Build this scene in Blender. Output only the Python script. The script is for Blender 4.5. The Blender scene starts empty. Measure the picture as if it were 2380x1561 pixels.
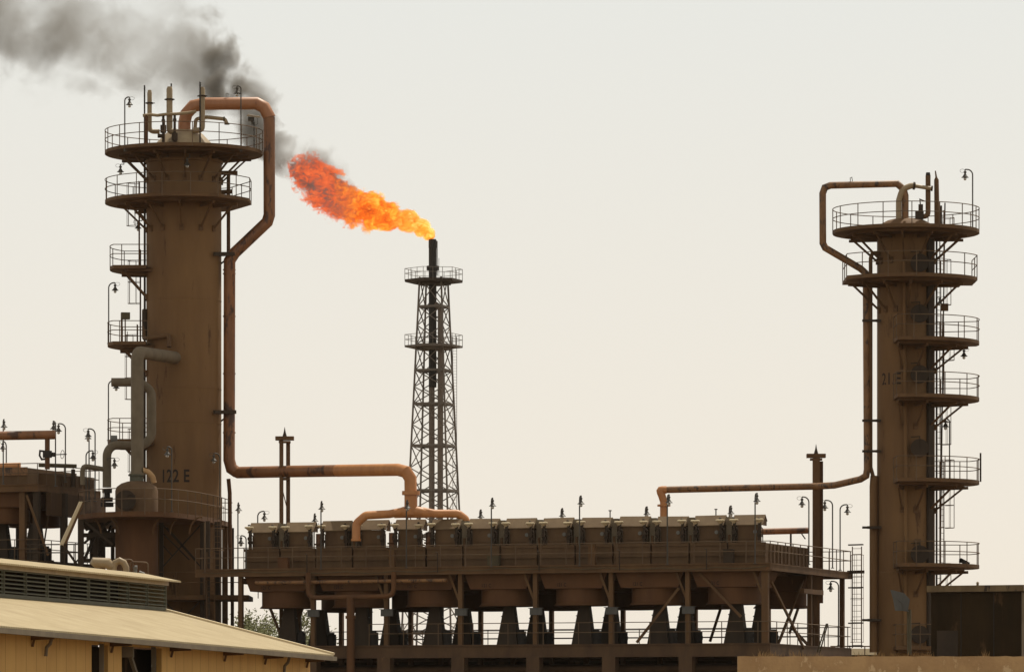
import bpy, math, random
from mathutils import Vector, Quaternion, noise
random.seed(7)
S = bpy.context.scene
COL = S.collection
R = math.radians

# ------------------------------------------------------------ camera
F, YH, CZ = 11300.0, 1700.0, 2.0            # focal length / horizon row in 2380 px wide units, eye height
cam_d = bpy.data.cameras.new('camera'); cam = bpy.data.objects.new('camera', cam_d); COL.objects.link(cam)
cam.location = (0, 0, CZ); cam.rotation_euler = (R(90), 0, 0)
cam_d.sensor_width = 36; cam_d.lens = F/2380*36
cam_d.shift_y = (YH-780.5)/2380; cam_d.clip_start = 1; cam_d.clip_end = 6000
S.camera = cam
# ------------------------------------------------------------ sky and sun
SUN_EL, SUN_AZ = R(62), math.atan2(.55, .83)
w = bpy.data.worlds.new('World'); S.world = w; w.use_nodes = True
nt = w.node_tree; nt.nodes.clear()
def N(nt, t, **k):
    n = nt.nodes.new(t)
    for a, b in k.items(): setattr(n, a, b)
    return n
sky = N(nt, 'ShaderNodeTexSky', sky_type='NISHITA'); sky.sun_disc = False
sky.sun_elevation = SUN_EL; sky.sun_rotation = SUN_AZ; sky.air_density = 1.2; sky.dust_density = 7
geo = N(nt, 'ShaderNodeTexCoord'); sep = N(nt, 'ShaderNodeSeparateXYZ'); nt.links.new(geo.outputs['Generated'], sep.inputs[0])
ramp = N(nt, 'ShaderNodeValToRGB'); nt.links.new(sep.outputs['Z'], ramp.inputs[0])
e = ramp.color_ramp.elements
e[0].position = 0.0; e[0].color = (.930, .830, .690, 1)
e[1].position = .16; e[1].color = (.815, .825, .785, 1)
x = e.new(.055); x.color = (.900, .840, .735, 1)
x = e.new(.6); x.color = (.50, .465, .40, 1)
sc = N(nt, 'ShaderNodeVectorMath', operation='SCALE'); sc.inputs['Scale'].default_value = 10.0
nt.links.new(ramp.outputs[0], sc.inputs[0])
mx = N(nt, 'ShaderNodeMix', data_type='RGBA'); 
mr = N(nt, 'ShaderNodeMapRange'); mr.inputs['From Min'].default_value = .2; mr.inputs['From Max'].default_value = .8
mr.inputs['To Min'].default_value = .04; mr.inputs['To Max'].default_value = .25
nt.links.new(sep.outputs['Z'], mr.inputs['Value']); nt.links.new(mr.outputs[0], mx.inputs[0])
nt.links.new(sc.outputs[0], mx.inputs[6]); nt.links.new(sky.outputs[0], mx.inputs[7])
bg = N(nt, 'ShaderNodeBackground'); bg.inputs['Strength'].default_value = .1
nt.links.new(mx.outputs[2], bg.inputs['Color'])
out = N(nt, 'ShaderNodeOutputWorld'); nt.links.new(bg.outputs[0], out.inputs[0])
sd = bpy.data.lights.new('sun', 'SUN'); sd.energy = 4.2; sd.angle = R(.5); sd.color = (1, .93, .80)
so = bpy.data.objects.new('sun', sd); COL.objects.link(so)
dv = Vector((math.sin(SUN_AZ)*math.cos(SUN_EL), math.cos(SUN_AZ)*math.cos(SUN_EL), math.sin(SUN_EL)))
so.rotation_euler = dv.to_track_quat('Z', 'Y').to_euler(); so.location = (0, 150, 90)
S.view_settings.view_transform = 'Standard'; S.view_settings.look = 'None'
S.view_settings.exposure = 0; S.view_settings.gamma = 1
S.cycles.volume_step_rate = 1.0; S.cycles.volume_max_steps = 512; S.cycles.max_bounces = 8; S.cycles.volume_bounces = 1

# ------------------------------------------------------------ materials
def mat(name, c1, c2=None, c3=None, s=1.0, t=.62, rough=.75, bump=.15, streak=.3, metal=0, fine=25, s3=None, spec=.3):
    m = bpy.data.materials.new(name); m.use_nodes = True
    n = m.node_tree; b = n.nodes['Principled BSDF']; b.inputs['Roughness'].default_value = rough
    b.inputs['Metallic'].default_value = metal
    b.inputs['Specular IOR Level'].default_value = spec
    g = N(n, 'ShaderNodeNewGeometry')
    mp = N(n, 'ShaderNodeMapping'); mp.inputs['Scale'].default_value = (1, 1, streak); n.links.new(g.outputs['Position'], mp.inputs[0])
    na = N(n, 'ShaderNodeTexNoise'); na.inputs['Scale'].default_value = s; na.inputs['Detail'].default_value = 7; na.inputs['Roughness'].default_value = .65
    n.links.new(mp.outputs[0], na.inputs['Vector'])
    ra = N(n, 'ShaderNodeMapRange'); ra.inputs['From Min'].default_value = .36; ra.inputs['From Max'].default_value = .66
    n.links.new(na.outputs[0], ra.inputs['Value'])
    ma = N(n, 'ShaderNodeMix', data_type='RGBA'); n.links.new(ra.outputs[0], ma.inputs[0])
    ma.inputs[6].default_value = (*c1, 1); ma.inputs[7].default_value = (*(c2 or [q*.75 for q in c1]), 1)
    last = ma.outputs[2]
    if c3:
        nb = N(n, 'ShaderNodeTexNoise'); nb.inputs['Scale'].default_value = s3 or s*2.5; nb.inputs['Detail'].default_value = 9; nb.inputs['Roughness'].default_value = .7
        n.links.new(mp.outputs[0], nb.inputs['Vector'])
        rb = N(n, 'ShaderNodeMapRange'); rb.inputs['From Min'].default_value = t; rb.inputs['From Max'].default_value = t+.05
        n.links.new(nb.outputs[0], rb.inputs['Value'])
        mb = N(n, 'ShaderNodeMix', data_type='RGBA'); n.links.new(rb.outputs[0], mb.inputs[0])
        n.links.new(last, mb.inputs[6]); mb.inputs[7].default_value = (*c3, 1); last = mb.outputs[2]
    n.links.new(last, b.inputs['Base Color'])
    if bump:
        nc = N(n, 'ShaderNodeTexNoise'); nc.inputs['Scale'].default_value = fine; nc.inputs['Detail'].default_value = 4
        n.links.new(g.outputs['Position'], nc.inputs['Vector'])
        bp = N(n, 'ShaderNodeBump'); bp.inputs['Strength'].default_value = bump; bp.inputs['Distance'].default_value = .05
        n.links.new(nc.outputs[0], bp.inputs['Height']); n.links.new(bp.outputs[0], b.inputs['Normal'])
    return m
M = dict(
 shell=mat('brown_tower_paint', (.215,.118,.046), (.150,.078,.031), (.095,.048,.020), s=.4, t=.60, streak=.22, s3=1.3),
 steel=mat('brown_steel_paint', (.150,.080,.033), (.100,.052,.022), (.21,.088,.032), s=1.1, t=.64),
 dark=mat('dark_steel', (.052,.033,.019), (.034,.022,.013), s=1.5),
 black=mat('soot_and_shade_black', (.022,.019,.017), (.035,.028,.022), s=1.2),
 rail=mat('rail_paint', (.155,.100,.056), (.10,.062,.036), s=2.0, bump=0),
 hood=mat('red_brown_hood_paint', (.135,.060,.022), (.090,.040,.016), (.17,.080,.030), s=.7, t=.64),
 box=mat('header_box_paint', (.135,.078,.036), (.092,.051,.024), (.15,.085,.04), s=1.2, t=.66),
 tan=mat('tan_roof_sheet', (.185,.125,.066), (.145,.094,.049), (.10,.062,.032), s=1.4, t=.66),
 rust=mat('rusty_red_pipe', (.29,.120,.042), (.175,.072,.028), (.070,.030,.016), s=1.1, t=.53, streak=.35, s3=1.7, rough=.48, spec=.45, bump=.05),
 salmon=mat('faded_red_pipe', (.42,.190,.085), (.32,.132,.055), (.22,.084,.036), s=1.0, t=.62, rough=.48, spec=.5, bump=.02),
 rust2=mat('brown_rust_pipe', (.26,.128,.046), (.155,.074,.029), (.055,.030,.017), s=2.2, t=.53, streak=.4, s3=4, rough=.5, spec=.4, bump=.03),
 orange=mat('orange_primer_pipe', (.52,.225,.070), (.40,.160,.050), (.27,.10,.034), s=1.6, t=.62, rough=.48, spec=.5, bump=.02),
 beige=mat('beige_insulation', (.34,.255,.145), (.26,.185,.10), (.18,.12,.07), s=2, t=.64, streak=.6, rough=.5, spec=.5, bump=.05),
 greyp=mat('grey_insulated_pipe', (.185,.145,.095), (.135,.105,.068), (.34,.31,.25), s=1.8, t=.66, streak=.6),
 olive=mat('olive_paint', (.105,.085,.045), (.075,.06,.035), s=2),
 green=mat('green_grey_paint', (.125,.122,.088), (.092,.09,.066), s=2),
 galv=mat('galvanised_grey', (.19,.185,.165), (.13,.125,.11), s=3, rough=.6),
 lamp=mat('lamp_metal', (.085,.075,.06), (.055,.048,.04), s=6, bump=0, rough=.5),
 disc=mat('cream_cap', (.70,.60,.40), (.60,.49,.31), s=4),
 letter=mat('stencil_black', (.020,.015,.012), (.035,.024,.016), s=9, bump=0),
 flare=mat('flare_steel_hazed', (.165,.135,.108), (.12,.098,.08), s=.5),  # pale tone of tower and risers has distance haze put into the colour
 flarepipe=mat('flare_riser_hazed', (.20,.155,.12), (.15,.115,.09), s=.5),
 concrete=mat('weathered_concrete', (.54,.34,.160), (.36,.210,.095), (.64,.45,.25), s=.8, t=.55, streak=.7, bump=.5, fine=8, s3=1.6),
 fascia=mat('stained_fascia', (.20,.14,.07), (.10,.065,.034), (.04,.027,.017), s=1.2, t=.56, streak=.2),
 darkwall=mat('dark_wall_and_shade', (.040,.025,.012), (.020,.013,.007), (.075,.044,.022), s=.6, t=.58, rough=.95, spec=.05),
 lampgrey=mat('floodlight_grey', (.10,.097,.088), (.075,.072,.066), s=4, rough=.6),
 cream=mat('cream_wall', (.72,.60,.40), (.66,.54,.35), s=.3),
 earth=mat('dry_earth', (.14,.10,.06), (.10,.074,.045), (.18,.135,.085), s=.4, t=.6, streak=1),  # kept darker, stands in for shade of structures not modelled
 grass=mat('dry_grass', (.36,.22,.09), (.25,.15,.06), s=3, bump=0),
 leaf=mat('leaves', (.115,.120,.042), (.17,.17,.065), (.24,.22,.10), s=1.3, t=.6, streak=1, bump=0),
 bark=mat('bark', (.12,.08,.05), (.08,.055,.035), s=4),
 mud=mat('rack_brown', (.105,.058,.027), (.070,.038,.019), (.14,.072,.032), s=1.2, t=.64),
)
def glassmat():
    m = bpy.data.materials.new('lamp_glass'); m.use_nodes = True
    b = m.node_tree.nodes['Principled BSDF']; b.inputs['Base Color'].default_value = (.5,.48,.42,1)
    b.inputs['Roughness'].default_value = .15; b.inputs['Transmission Weight'].default_value = .6
    return m
M['glass'] = glassmat()
def stripemat(name, c1, c2, c3, along, scale, width, streaks=True):
    """sheet with battens or corrugations running across the direction 'along'"""
    m = mat(name, c1, c2, c3, s=.9, t=.64, streak=.25, bump=0)
    n = m.node_tree; b = n.nodes['Principled BSDF']
    g = N(n, 'ShaderNodeNewGeometry'); d = N(n, 'ShaderNodeVectorMath', operation='DOT_PRODUCT')
    d.inputs[1].default_value = along; n.links.new(g.outputs['Position'], d.inputs[0])
    mu = N(n, 'ShaderNodeMath', operation='MULTIPLY'); mu.inputs[1].default_value = scale; n.links.new(d.outputs['Value'], mu.inputs[0])
    if width:
        fr = N(n, 'ShaderNodeMath', operation='FRACT'); n.links.new(mu.outputs[0], fr.inputs[0])
        lt = N(n, 'ShaderNodeMath', operation='LESS_THAN'); lt.inputs[1].default_value = width; n.links.new(fr.outputs[0], lt.inputs[0])
        src = b.inputs['Base Color'].links[0].from_socket
        k = N(n, 'ShaderNodeMix', data_type='RGBA'); n.links.new(lt.outputs[0], k.inputs[0])
        n.links.new(src, k.inputs[6]); k.inputs[7].default_value = (c1[0]*.62, c1[1]*.58, c1[2]*.5, 1)
        n.links.new(k.outputs[2], b.inputs['Base Color'])
        h = lt.outputs[0]
    else:
        sn = N(n, 'ShaderNodeMath', operation='SINE'); n.links.new(mu.outputs[0], sn.inputs[0]); h = sn.outputs[0]
    bp = N(n, 'ShaderNodeBump'); bp.inputs['Strength'].default_value = .35; bp.inputs['Distance'].default_value = .03
    n.links.new(h, bp.inputs['Height']); n.links.new(bp.outputs[0], b.inputs['Normal'])
    return m

# ------------------------------------------------------------ helpers
V = Vector
def W(px, py, Y): return V(((px-1190)/F*Y, Y, (YH-py)/F*Y+CZ))
def X(px, Y): return (px-1190)/F*Y
def Z(py, Y): return (YH-py)/F*Y+CZ
class MB:
    def __init__(s): s.v = []; s.f = []
    def add(s, vs, fs):
        o = len(s.v); s.v += [V(a) for a in vs]; s.f += [[o+i for i in q] for q in fs]; return s
    def hexa(s, p): # 8 points: bottom 4 ccw, top 4 ccw
        return s.add(p, [(3,2,1,0),(4,5,6,7),(0,1,5,4),(1,2,6,5),(2,3,7,6),(3,0,4,7)])
    def box(s, c, sx, sy, sz, ang=0):
        ca, sa = math.cos(ang), math.sin(ang); p = []
        for dz in (-.5, .5):
            for dx, dy in ((-.5,-.5),(.5,-.5),(.5,.5),(-.5,.5)):
                a, b = dx*sx, dy*sy
                p.append((c[0]+a*ca-b*sa, c[1]+a*sa+b*ca, c[2]+dz*sz))
        return s.hexa(p)
    def bar(s, a, b, w, h=None):
        a, b = V(a), V(b); h = h or w; d = (b-a).normalized()
        up = V((0,0,1)) if abs(d.z) < .95 else V((0,1,0))
        u = up.cross(d).normalized()*(w/2); t = d.cross(u).normalized()*(h/2)
        return s.hexa([a-u-t, a+u-t, a+u+t, a-u+t, b-u-t, b+u-t, b+u+t, b-u+t])
    def tube(s, pts, r, n=8, caps=True, closed=False):
        pts = [V(p) for p in pts]
        if closed: pts = pts+[pts[0], pts[1]]
        rs = r if isinstance(r, (list, tuple)) else [r]*len(pts)
        if closed: rs = [rs[0]]*len(pts)
        d = [(pts[i+1]-pts[i]).normalized() for i in range(len(pts)-1)]
        up = V((0,0,1)) if abs(d[0].z) < .9 else V((0,1,0))
        u = up.cross(d[0]).normalized(); t = d[0].cross(u).normalized()
        vs = []; m = len(pts)
        for i, p in enumerate(pts):
            if i == 0 or i == m-1: nb = d[0] if i == 0 else d[-1]; din = nb
            else:
                din = d[i-1]; nb = (d[i-1]+d[i])
                nb = nb.normalized() if nb.length > 1e-4 else din
            for k in range(n):
                a = 2*math.pi*k/n; o = (u*math.cos(a)+t*math.sin(a))*rs[i]
                den = din.dot(nb)
                o = o - din*(o.dot(nb)/den if abs(den) > .2 else 0)
                vs.append(p+o)
            if 0 < i < m-1:
                q = d[i-1].rotation_difference(d[i]); u = q @ u; t = q @ t
        fs = []
        rng = range(1, m-1) if closed else range(m-1)
        for i in rng:
            for k in range(n):
                k2 = (k+1) % n; fs.append((i*n+k, i*n+k2, (i+1)*n+k2, (i+1)*n+k))
        if caps and not closed: fs.append(tuple(range(n))[::-1]); fs.append(tuple((m-1)*n+k for k in range(n)))
        if closed:  # weld the last ring back on to ring 1
            last = (m-1)*n
            fs = [tuple((n+(q-last)) if q >= last else q for q in f) for f in fs]
        return s.add(vs, fs)
    def lathe(s, prof, c, n=24, caps=True):
        vs = []; fs = []
        for r, z in prof:
            for k in range(n):
                a = 2*math.pi*k/n; vs.append((c[0]+r*math.cos(a), c[1]+r*math.sin(a), c[2]+z))
        for i in range(len(prof)-1):
            for k in range(n):
                k2 = (k+1) % n; fs.append((i*n+k, i*n+k2, (i+1)*n+k2, (i+1)*n+k))
        if caps: fs.append(tuple(range(n))[::-1]); fs.append(tuple((len(prof)-1)*n+k for k in range(n)))
        return s.add(vs, fs)
    def prism(s, poly, z0, z1):
        n = len(poly); vs = [(p[0], p[1], z0) for p in poly]+[(p[0], p[1], z1) for p in poly]
        fs = [tuple(range(n))[::-1], tuple(range(n, 2*n))]+[(i, (i+1) % n, n+(i+1) % n, n+i) for i in range(n)]
        return s.add(vs, fs)
    def build(s, name, m, parent=None, loc=None, flat=False):
        base = V(loc) if loc is not None else (V(parent['_o']) if parent else V((0,0,0)))
        me = bpy.data.meshes.new(name); me.from_pydata([tuple(a-base) for a in s.v], [], s.f); me.update()
        me.materials.append(m if not isinstance(m, str) else M[m])
        if not flat:
            me.shade_smooth(); me.set_sharp_from_angle(angle=R(33))
        o = bpy.data.objects.new(name, me); COL.objects.link(o)
        if parent: o.parent = parent; o['_o'] = tuple(base)
        else: o.location = base; o['_o'] = tuple(base)
        return o
def tag(o, label, cat, group=None, kind=None):
    if label: o['label'] = label
    if cat: o['category'] = cat
    if group: o['group'] = group
    if kind: o['kind'] = kind
    return o
def thing(name, loc, label, cat, group=None):
    o = bpy.data.objects.new(name, None); COL.objects.link(o); o.location = loc; o['_o'] = tuple(loc); o.empty_display_size = .3
    return tag(o, label, cat, group)
def copy_tree(o, off, parent=None):
    c = o.copy(); COL.objects.link(c)
    if parent: c.parent = parent
    else: c.location = V(o.location)+V(off)
    for ch in list(o.children): copy_tree(ch, off, c)
    return c
def elbow(pts, rad, n=5):
    """round (n>1) or mitred corners on a polyline"""
    pts = [V(p) for p in pts]; o = [pts[0]]
    for i in range(1, len(pts)-1):
        a, b, c = pts[i-1], pts[i], pts[i+1]
        u = (a-b).normalized(); v = (c-b).normalized()
        ang = u.angle(v)
        if ang > 3.1: o.append(b); continue
        d = min(rad/math.tan(ang/2), (a-b).length*.49, (c-b).length*.49); p, q = b+u*d, b+v*d
        for k in range(n+1):
            t = k/n; o.append(p*(1-t)**2+b*2*t*(1-t)+q*t*t)
    o.append(pts[-1]); return o
def resample(path, step):
    out = [V(path[0])]; 
    for a, b in zip(path, path[1:]):
        a, b = V(a), V(b); k = max(1, round((b-a).length/step))
        for i in range(1, k+1): out.append(a+(b-a)*i/k)
    return out
def railing(path, z, parent, h=1.1, step=1.5, r=.024, closed=False, m='rail', name='railing', label=None, extra=0):
    p = [V((a[0], a[1], z)) for a in path]; mb = MB()
    for hh in (h, h*.55): mb.tube([q+V((0,0,hh)) for q in p], r, 6, closed=closed)
    q = p+[p[0]] if closed else p
    # posts by arc length
    L = [0]
    for a, b in zip(q, q[1:]): L.append(L[-1]+(b-a).length)
    k = max(1, round(L[-1]/step)); ds = [L[-1]*i/k for i in range(k+(0 if closed else 1))]
    for d in ds:
        for i in range(len(q)-1):
            if L[i] <= d+1e-6 <= L[i+1]+1e-5 or i == len(q)-2:
                t = (d-L[i])/max(1e-6, L[i+1]-L[i]); pt = q[i].lerp(q[i+1], min(1, max(0, t)))
                mb.tube([pt-V((0,0,.18)), pt+V((0,0,h))], r, 6); break
    o = mb.build(name, m, parent)
    if label: o['label'] = label
    return o
def arc(c, rad, a0, a1, n=24):
    return [(c[0]+rad*math.cos(R(a0+(a1-a0)*i/n)), c[1]+rad*math.sin(R(a0+(a1-a0)*i/n))) for i in range(n+1)]
def platform(col, c, rs, z, outline, rpath, brk, RO, m='steel', closed=False, blen=1.25):
    mb = MB().prism(outline, z-.18, z)
    inner = [(c[0]+(p[0]-c[0])*.80, c[1]+(p[1]-c[1])*.80) for p in outline]
    mb.prism(inner, z-.30, z-.183)
    o = mb.build('platform', m, col)
    railing(rpath, z, o, closed=closed)
    for a in brk:
        ca, sa = math.cos(R(a)), math.sin(R(a)); b = MB()
        p0 = V((c[0]+ca*RO*.80, c[1]+sa*RO*.80, z-.36)); p1 = V((c[0]+ca*(rs+.03), c[1]+sa*(rs+.03), z-.36-blen))
        b.bar(p0, p1, .08, .09)
        b.bar(V((c[0]+ca*(rs-.05), c[1]+sa*(rs-.05), z-.43)), V((c[0]+ca*RO*.86, c[1]+sa*RO*.86, z-.38)), .09, .14)
        b.box((p1.x, p1.y, p1.z), .22, .12, .3, R(a)+math.pi/2)
        b.build('bracket', m, o)
    return o
def tubeobj(name, pts, r, m, parent=None, n=14, **k):
    return MB().tube(pts, r, n).build(name, m, parent, **k)
def flange(mb, p, d, r, th=.06):
    p = V(p); d = V(d).normalized(); mb.tube([p-d*th, p+d*th], r, 20)
def ladder(parent, base, z0, z1, width_dir, out_dir, cage=True, name='ladder', w=.42, m='steel', cagez=2.2):
    b = V(base); u = V(width_dir).normalized(); o = V(out_dir).normalized(); mb = MB()
    for s in (-1, 1):
        p = b+u*s*w/2; mb.tube([V((p.x,p.y,z0)), V((p.x,p.y,z1))], .028, 6)
    z = z0+.15
    while z < z1:
        mb.tube([V((b.x,b.y,z))-u*w/2, V((b.x,b.y,z))+u*w/2], .014, 6); z += .3
    ob = mb.build(name, m, parent)
    if cage:
        cg = MB(); z = z0+cagez
        hoops = []
        while z < z1+.1:
            hoop = [V((b.x,b.y,z))+u*(.36*math.cos(R(t)))+o*(.68*math.sin(R(t))) for t in range(0, 181, 20)]
            cg.tube(hoop, .016, 5); hoops.append(hoop); z += 1.15
        if hoops:
            for k in (1, 3, 4.5, 6, 8):
                k = int(k); cg.tube([hoops[0][k], V((hoops[-1][k].x, hoops[-1][k].y, hoops[-1][k].z))], .012, 5)
            cg.build('safety_cage', m, ob)
    return ob
def text_on(parent, s, size, place, m='letter', name='painted_number', bold=.012, xscale=.8):
    """place(u, v) -> world point; u to the right, v up, metres"""
    c = bpy.data.curves.new('t', 'FONT'); c.body = s; c.size = size; c.offset = bold; c.resolution_u = 3; c.space_character = 1.05
    o = bpy.data.objects.new('t', c); COL.objects.link(o); bpy.context.view_layer.update()
    dg = bpy.context.evaluated_depsgraph_get(); me = bpy.data.meshes.new_from_object(o.evaluated_get(dg))
    vs = [v.co.copy() for v in me.vertices]; fs = [tuple(p.vertices) for p in me.polygons]
    bpy.data.objects.remove(o); bpy.data.meshes.remove(me)
    mb = MB(); mb.add([place(v.x*xscale, v.y) for v in vs], fs)
    return mb.build(name, m, parent, flat=True)
LAMPS = 'gooseneck lamps around the plant'
def lamp(px, top, base, Y, lx, label, dy=0.0, hang=False, sc=1.0):
    """gooseneck lamp: pole at px, arch top at row top, foot at row base, head at column lx"""
    zt, zb = Z(top, Y), Z(base, Y); x = X(px, Y); hx = X(lx, Y); hy = Y+dy
    t = thing('gooseneck_lamp', (x, Y, zb), label, 'lamp', LAMPS)
    d = V((hx-x, hy-Y, 0)); Lh = d.length; ra = min(.28, Lh*.8)
    dn = d.normalized()
    mb = MB()
    if hang: mb.tube([V((x, Y, zb)), V((x, Y, zt)), V((x, Y, zt))+dn*Lh], .022, 6)
    else:
        pts = [V((x, Y, zb)), V((x, Y, zt-ra))]
        for k in range(1, 7):
            a = R(90*k/6); pts.append(V((x, Y, zt-ra))+dn*(ra*(1-math.cos(a)))+V((0,0,ra*math.sin(a))))
        pts.append(V((x, Y, zt))+dn*Lh)
        mb.tube(pts, .034, 8); mb.box((x, Y, zb+.02), .16, .16, .04)
    mb.build('pole', 'lamp', t)
    h = V((hx, hy, zt))
    st = MB(); st.tube([h+dn*(.13+.13*math.cos(R(a)))+V((0,0,-.07+.09*math.sin(R(a)))) for a in range(0, 360, 30)], .009, 5, closed=True)
    st.build('scroll_bracket', 'lamp', t)
    k = sc; hd = MB().lathe([(.03*k,0),(.03*k,-.08*k),(.075*k,-.10*k),(.075*k,-.17*k),(.04*k,-.20*k),(.06*k,-.24*k),(.13*k,-.36*k),(.19*k,-.40*k),(.19*k,-.415*k),(.12*k,-.41*k),(.05*k,-.38*k)], h, 14, caps=False)
    hd.build('shade', 'lamp', t)
    MB().lathe([(.02*k,-.38*k),(.075*k,-.42*k),(.085*k,-.48*k),(.06*k,-.54*k),(.01*k,-.56*k)], h, 12).build('globe', 'glass', t)
    return t
# the frame of the big cooler bank (s to the left along its front, v away from the camera)
class Fr:
    def __init__(s, ox, oy, th=19.5): s.o = V((ox, oy, 0)); s.u = V((-math.cos(R(th)), math.sin(R(th)), 0)); s.w = V((math.sin(R(th)), math.cos(R(th)), 0)); s.th = th
    def P(s, a, v, z): p = s.o+s.u*a+s.w*v; return V((p.x, p.y, z))
    def box(s, mb, s0, s1, v0, v1, z0, z1):
        P = s.P; mb.hexa([P(s1,v0,z0),P(s0,v0,z0),P(s0,v1,z0),P(s1,v1,z0),P(s1,v0,z1),P(s0,v0,z1),P(s0,v1,z1),P(s1,v1,z1)]); return mb
    def sx(s, px, v):
        k = (px-1190)/F; return (s.o.x+s.w.x*v-k*(s.o.y+s.w.y*v))/(-s.u.x+k*s.u.y)

# ------------------------------------------------------------ ground
g = MB(); gx = [-3000+i*300 for i in range(21)]; gy = [-400+i*300 for i in range(15)]
g.add([(a, b, 0) for b in gy for a in gx], [(j*21+i, j*21+i+1, (j+1)*21+i+1, (j+1)*21+i) for j in range(14) for i in range(20)])
tag(g.build('ground', 'earth'), None, None, kind='structure')

# ------------------------------------------------------------ left column (122 E)
YL = 262.0; cL = (X(427.5, YL), YL); rL = 2.02
colL = thing('distillation_column', (cL[0], cL[1], 0), 'broad brown column marked 122 E, taller left-hand tower', 'tower', 'distillation columns')
zt = Z(343, YL)
MB().lathe([(rL+.25,0),(rL+.25,.15),(rL,.5),(rL,Z(500,YL)),(rL+.012,Z(500,YL)),(rL+.012,Z(499,YL)),(rL,Z(499,YL)),(rL,zt-.9),(rL+.09,zt-.88),(rL+.09,zt-.75),(rL-.05,zt-.75),(rL-.1,zt)], (cL[0],cL[1],0), 64).build('shell', 'shell', colL)
MB().lathe([(1.68,0),(1.42,.30),(1.05,.68),(.80,.88),(.66,.92)], (cL[0]-.0,cL[1],zt), 40).build('top_head', 'beige', colL)
for py in (700, 905, 985):   # weld seams
    MB().lathe([(rL,-.02),(rL+.012,-.012),(rL+.012,.012),(rL,.02)], (cL[0],cL[1],Z(py,YL)), 64, caps=False).build('weld_seam', 'shell', colL)
RO = 4.24
full = arc(cL, RO, 0, 360-360/64, 63)
platform(colL, cL, rL, Z(352.5, YL), full, full, [200,222,248,275,300,325,345,10,60,120,160], RO, closed=True)
xr = cL[0]+3.6
ring2 = arc(cL, RO, 58, 300, 50); ol = [(xr, cL[1]+.4)]+ring2+[(xr-.45, cL[1]-2.2), (xr, cL[1]-1.3)]
platform(colL, cL, rL, Z(467, YL), ol, ol, [195,215,240,270,300,325,140], RO, closed=True)
for (dyy, a0, a1, rr, brs) in ((622,148,203,3.98,[172,196]),(799,148,206,4.10,[170,198]),(1024,148,206,4.10,[170,198])):
    a = arc(cL, rr, a0, a1, 10); sec = a+[(cL[0]-rL*.95, a[-1][1]), (cL[0]-rL*.95, a[0][1])]
    platform(colL, cL, rL, Z(dyy, YL), sec, [(cL[0]-rL*.98, a[0][1])]+a+[(cL[0]-rL*.9, a[-1][1])], brs, rr)
lx = cL[0]-rL-.35
ladder(colL, (lx, cL[1]+.3, 0), Z(1190,YL), Z(1024,YL)+1.0, (0,1,0), (-1,0,0))
ladder(colL, (lx-.1, cL[1]-.5, 0), Z(1024,YL), Z(799,YL)+1.0, (0,1,0), (-1,0,0))
ladder(colL, (lx, cL[1]+.3, 0), Z(799,YL), Z(622,YL)+1.0, (0,1,0), (-1,0,0))
ladder(colL, (lx, cL[1]-.5, 0), Z(622,YL), Z(467,YL)+1.0, (0,1,0), (-1,0,0))
tubeobj('conduit', [V((cL[0]-rL-.08, cL[1]-.3, Z(1190,YL))), V((cL[0]-rL-.08, cL[1]-.3, Z(520,YL)))], .05, 'dark', colL, n=8)
tubeobj('conduit', [V((cL[0]-rL-.10, cL[1]+.1, Z(1190,YL))), V((cL[0]-rL-.10, cL[1]+.1, Z(360,YL)))], .06, 'dark', colL, n=8)
def cyl_text(col, c, r, s, size, xpx, ybase, Y, **k):
    a0 = math.asin((X(xpx, Y)-c[0])/r); z0 = Z(ybase, Y)
    return text_on(col, s, size, lambda u, v: V((c[0]+(r+.006)*math.sin(a0+u/r), c[1]-(r+.006)*math.cos(a0+u/r), z0+v)), **k)
cyl_text(colL, cL, rL, '122 E', .95, 373, 1119, 260, bold=.018, xscale=.72)
# support lugs for the riser
for py in (590, 957):
    b = MB(); p = W(497, py, YL-1.4); q = W(548, py, YL-.6); b.bar(p, q, .12, .2); b.bar(V((cL[0]+rL*.8, YL-.6, p.z)), q, .1, .16)
    b.bar(V((cL[0]+rL*.92, YL, p.z-.5)), q+V((-.2,0,-.05)), .07); b.build('pipe_bracket', 'dark', colL)
# small pipe loop and instruments on the left side
tubeobj('level_bridle', elbow([W(335,720,YL-.4), W(335,786,YL-.6), W(344,786,YL-1.7), W(393,779,YL-2.15), W(393,806,YL-2.35)], .18, 4), .12, 'steel', colL, n=12)
MB().tube([W(337,718,YL-.5), W(337,727,YL-.5)], .12, 12).tube([W(337,727,YL-.5), W(337,785,YL-.5)], .15, 12).build('standpipe', 'dark', colL)
# right side pipe and fixtures
b = MB(); b.tube([W(531,404,YL+.3), W(531,598,YL+.3)], .10, 10); b.tube([W(510,402,YL+.2), W(552,402,YL+.2)], .12, 10)
b.tube([W(508,447,YL+.2), W(540,445,YL+.2)], .12, 10); b.build('side_pipe', 'steel', colL)

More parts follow.
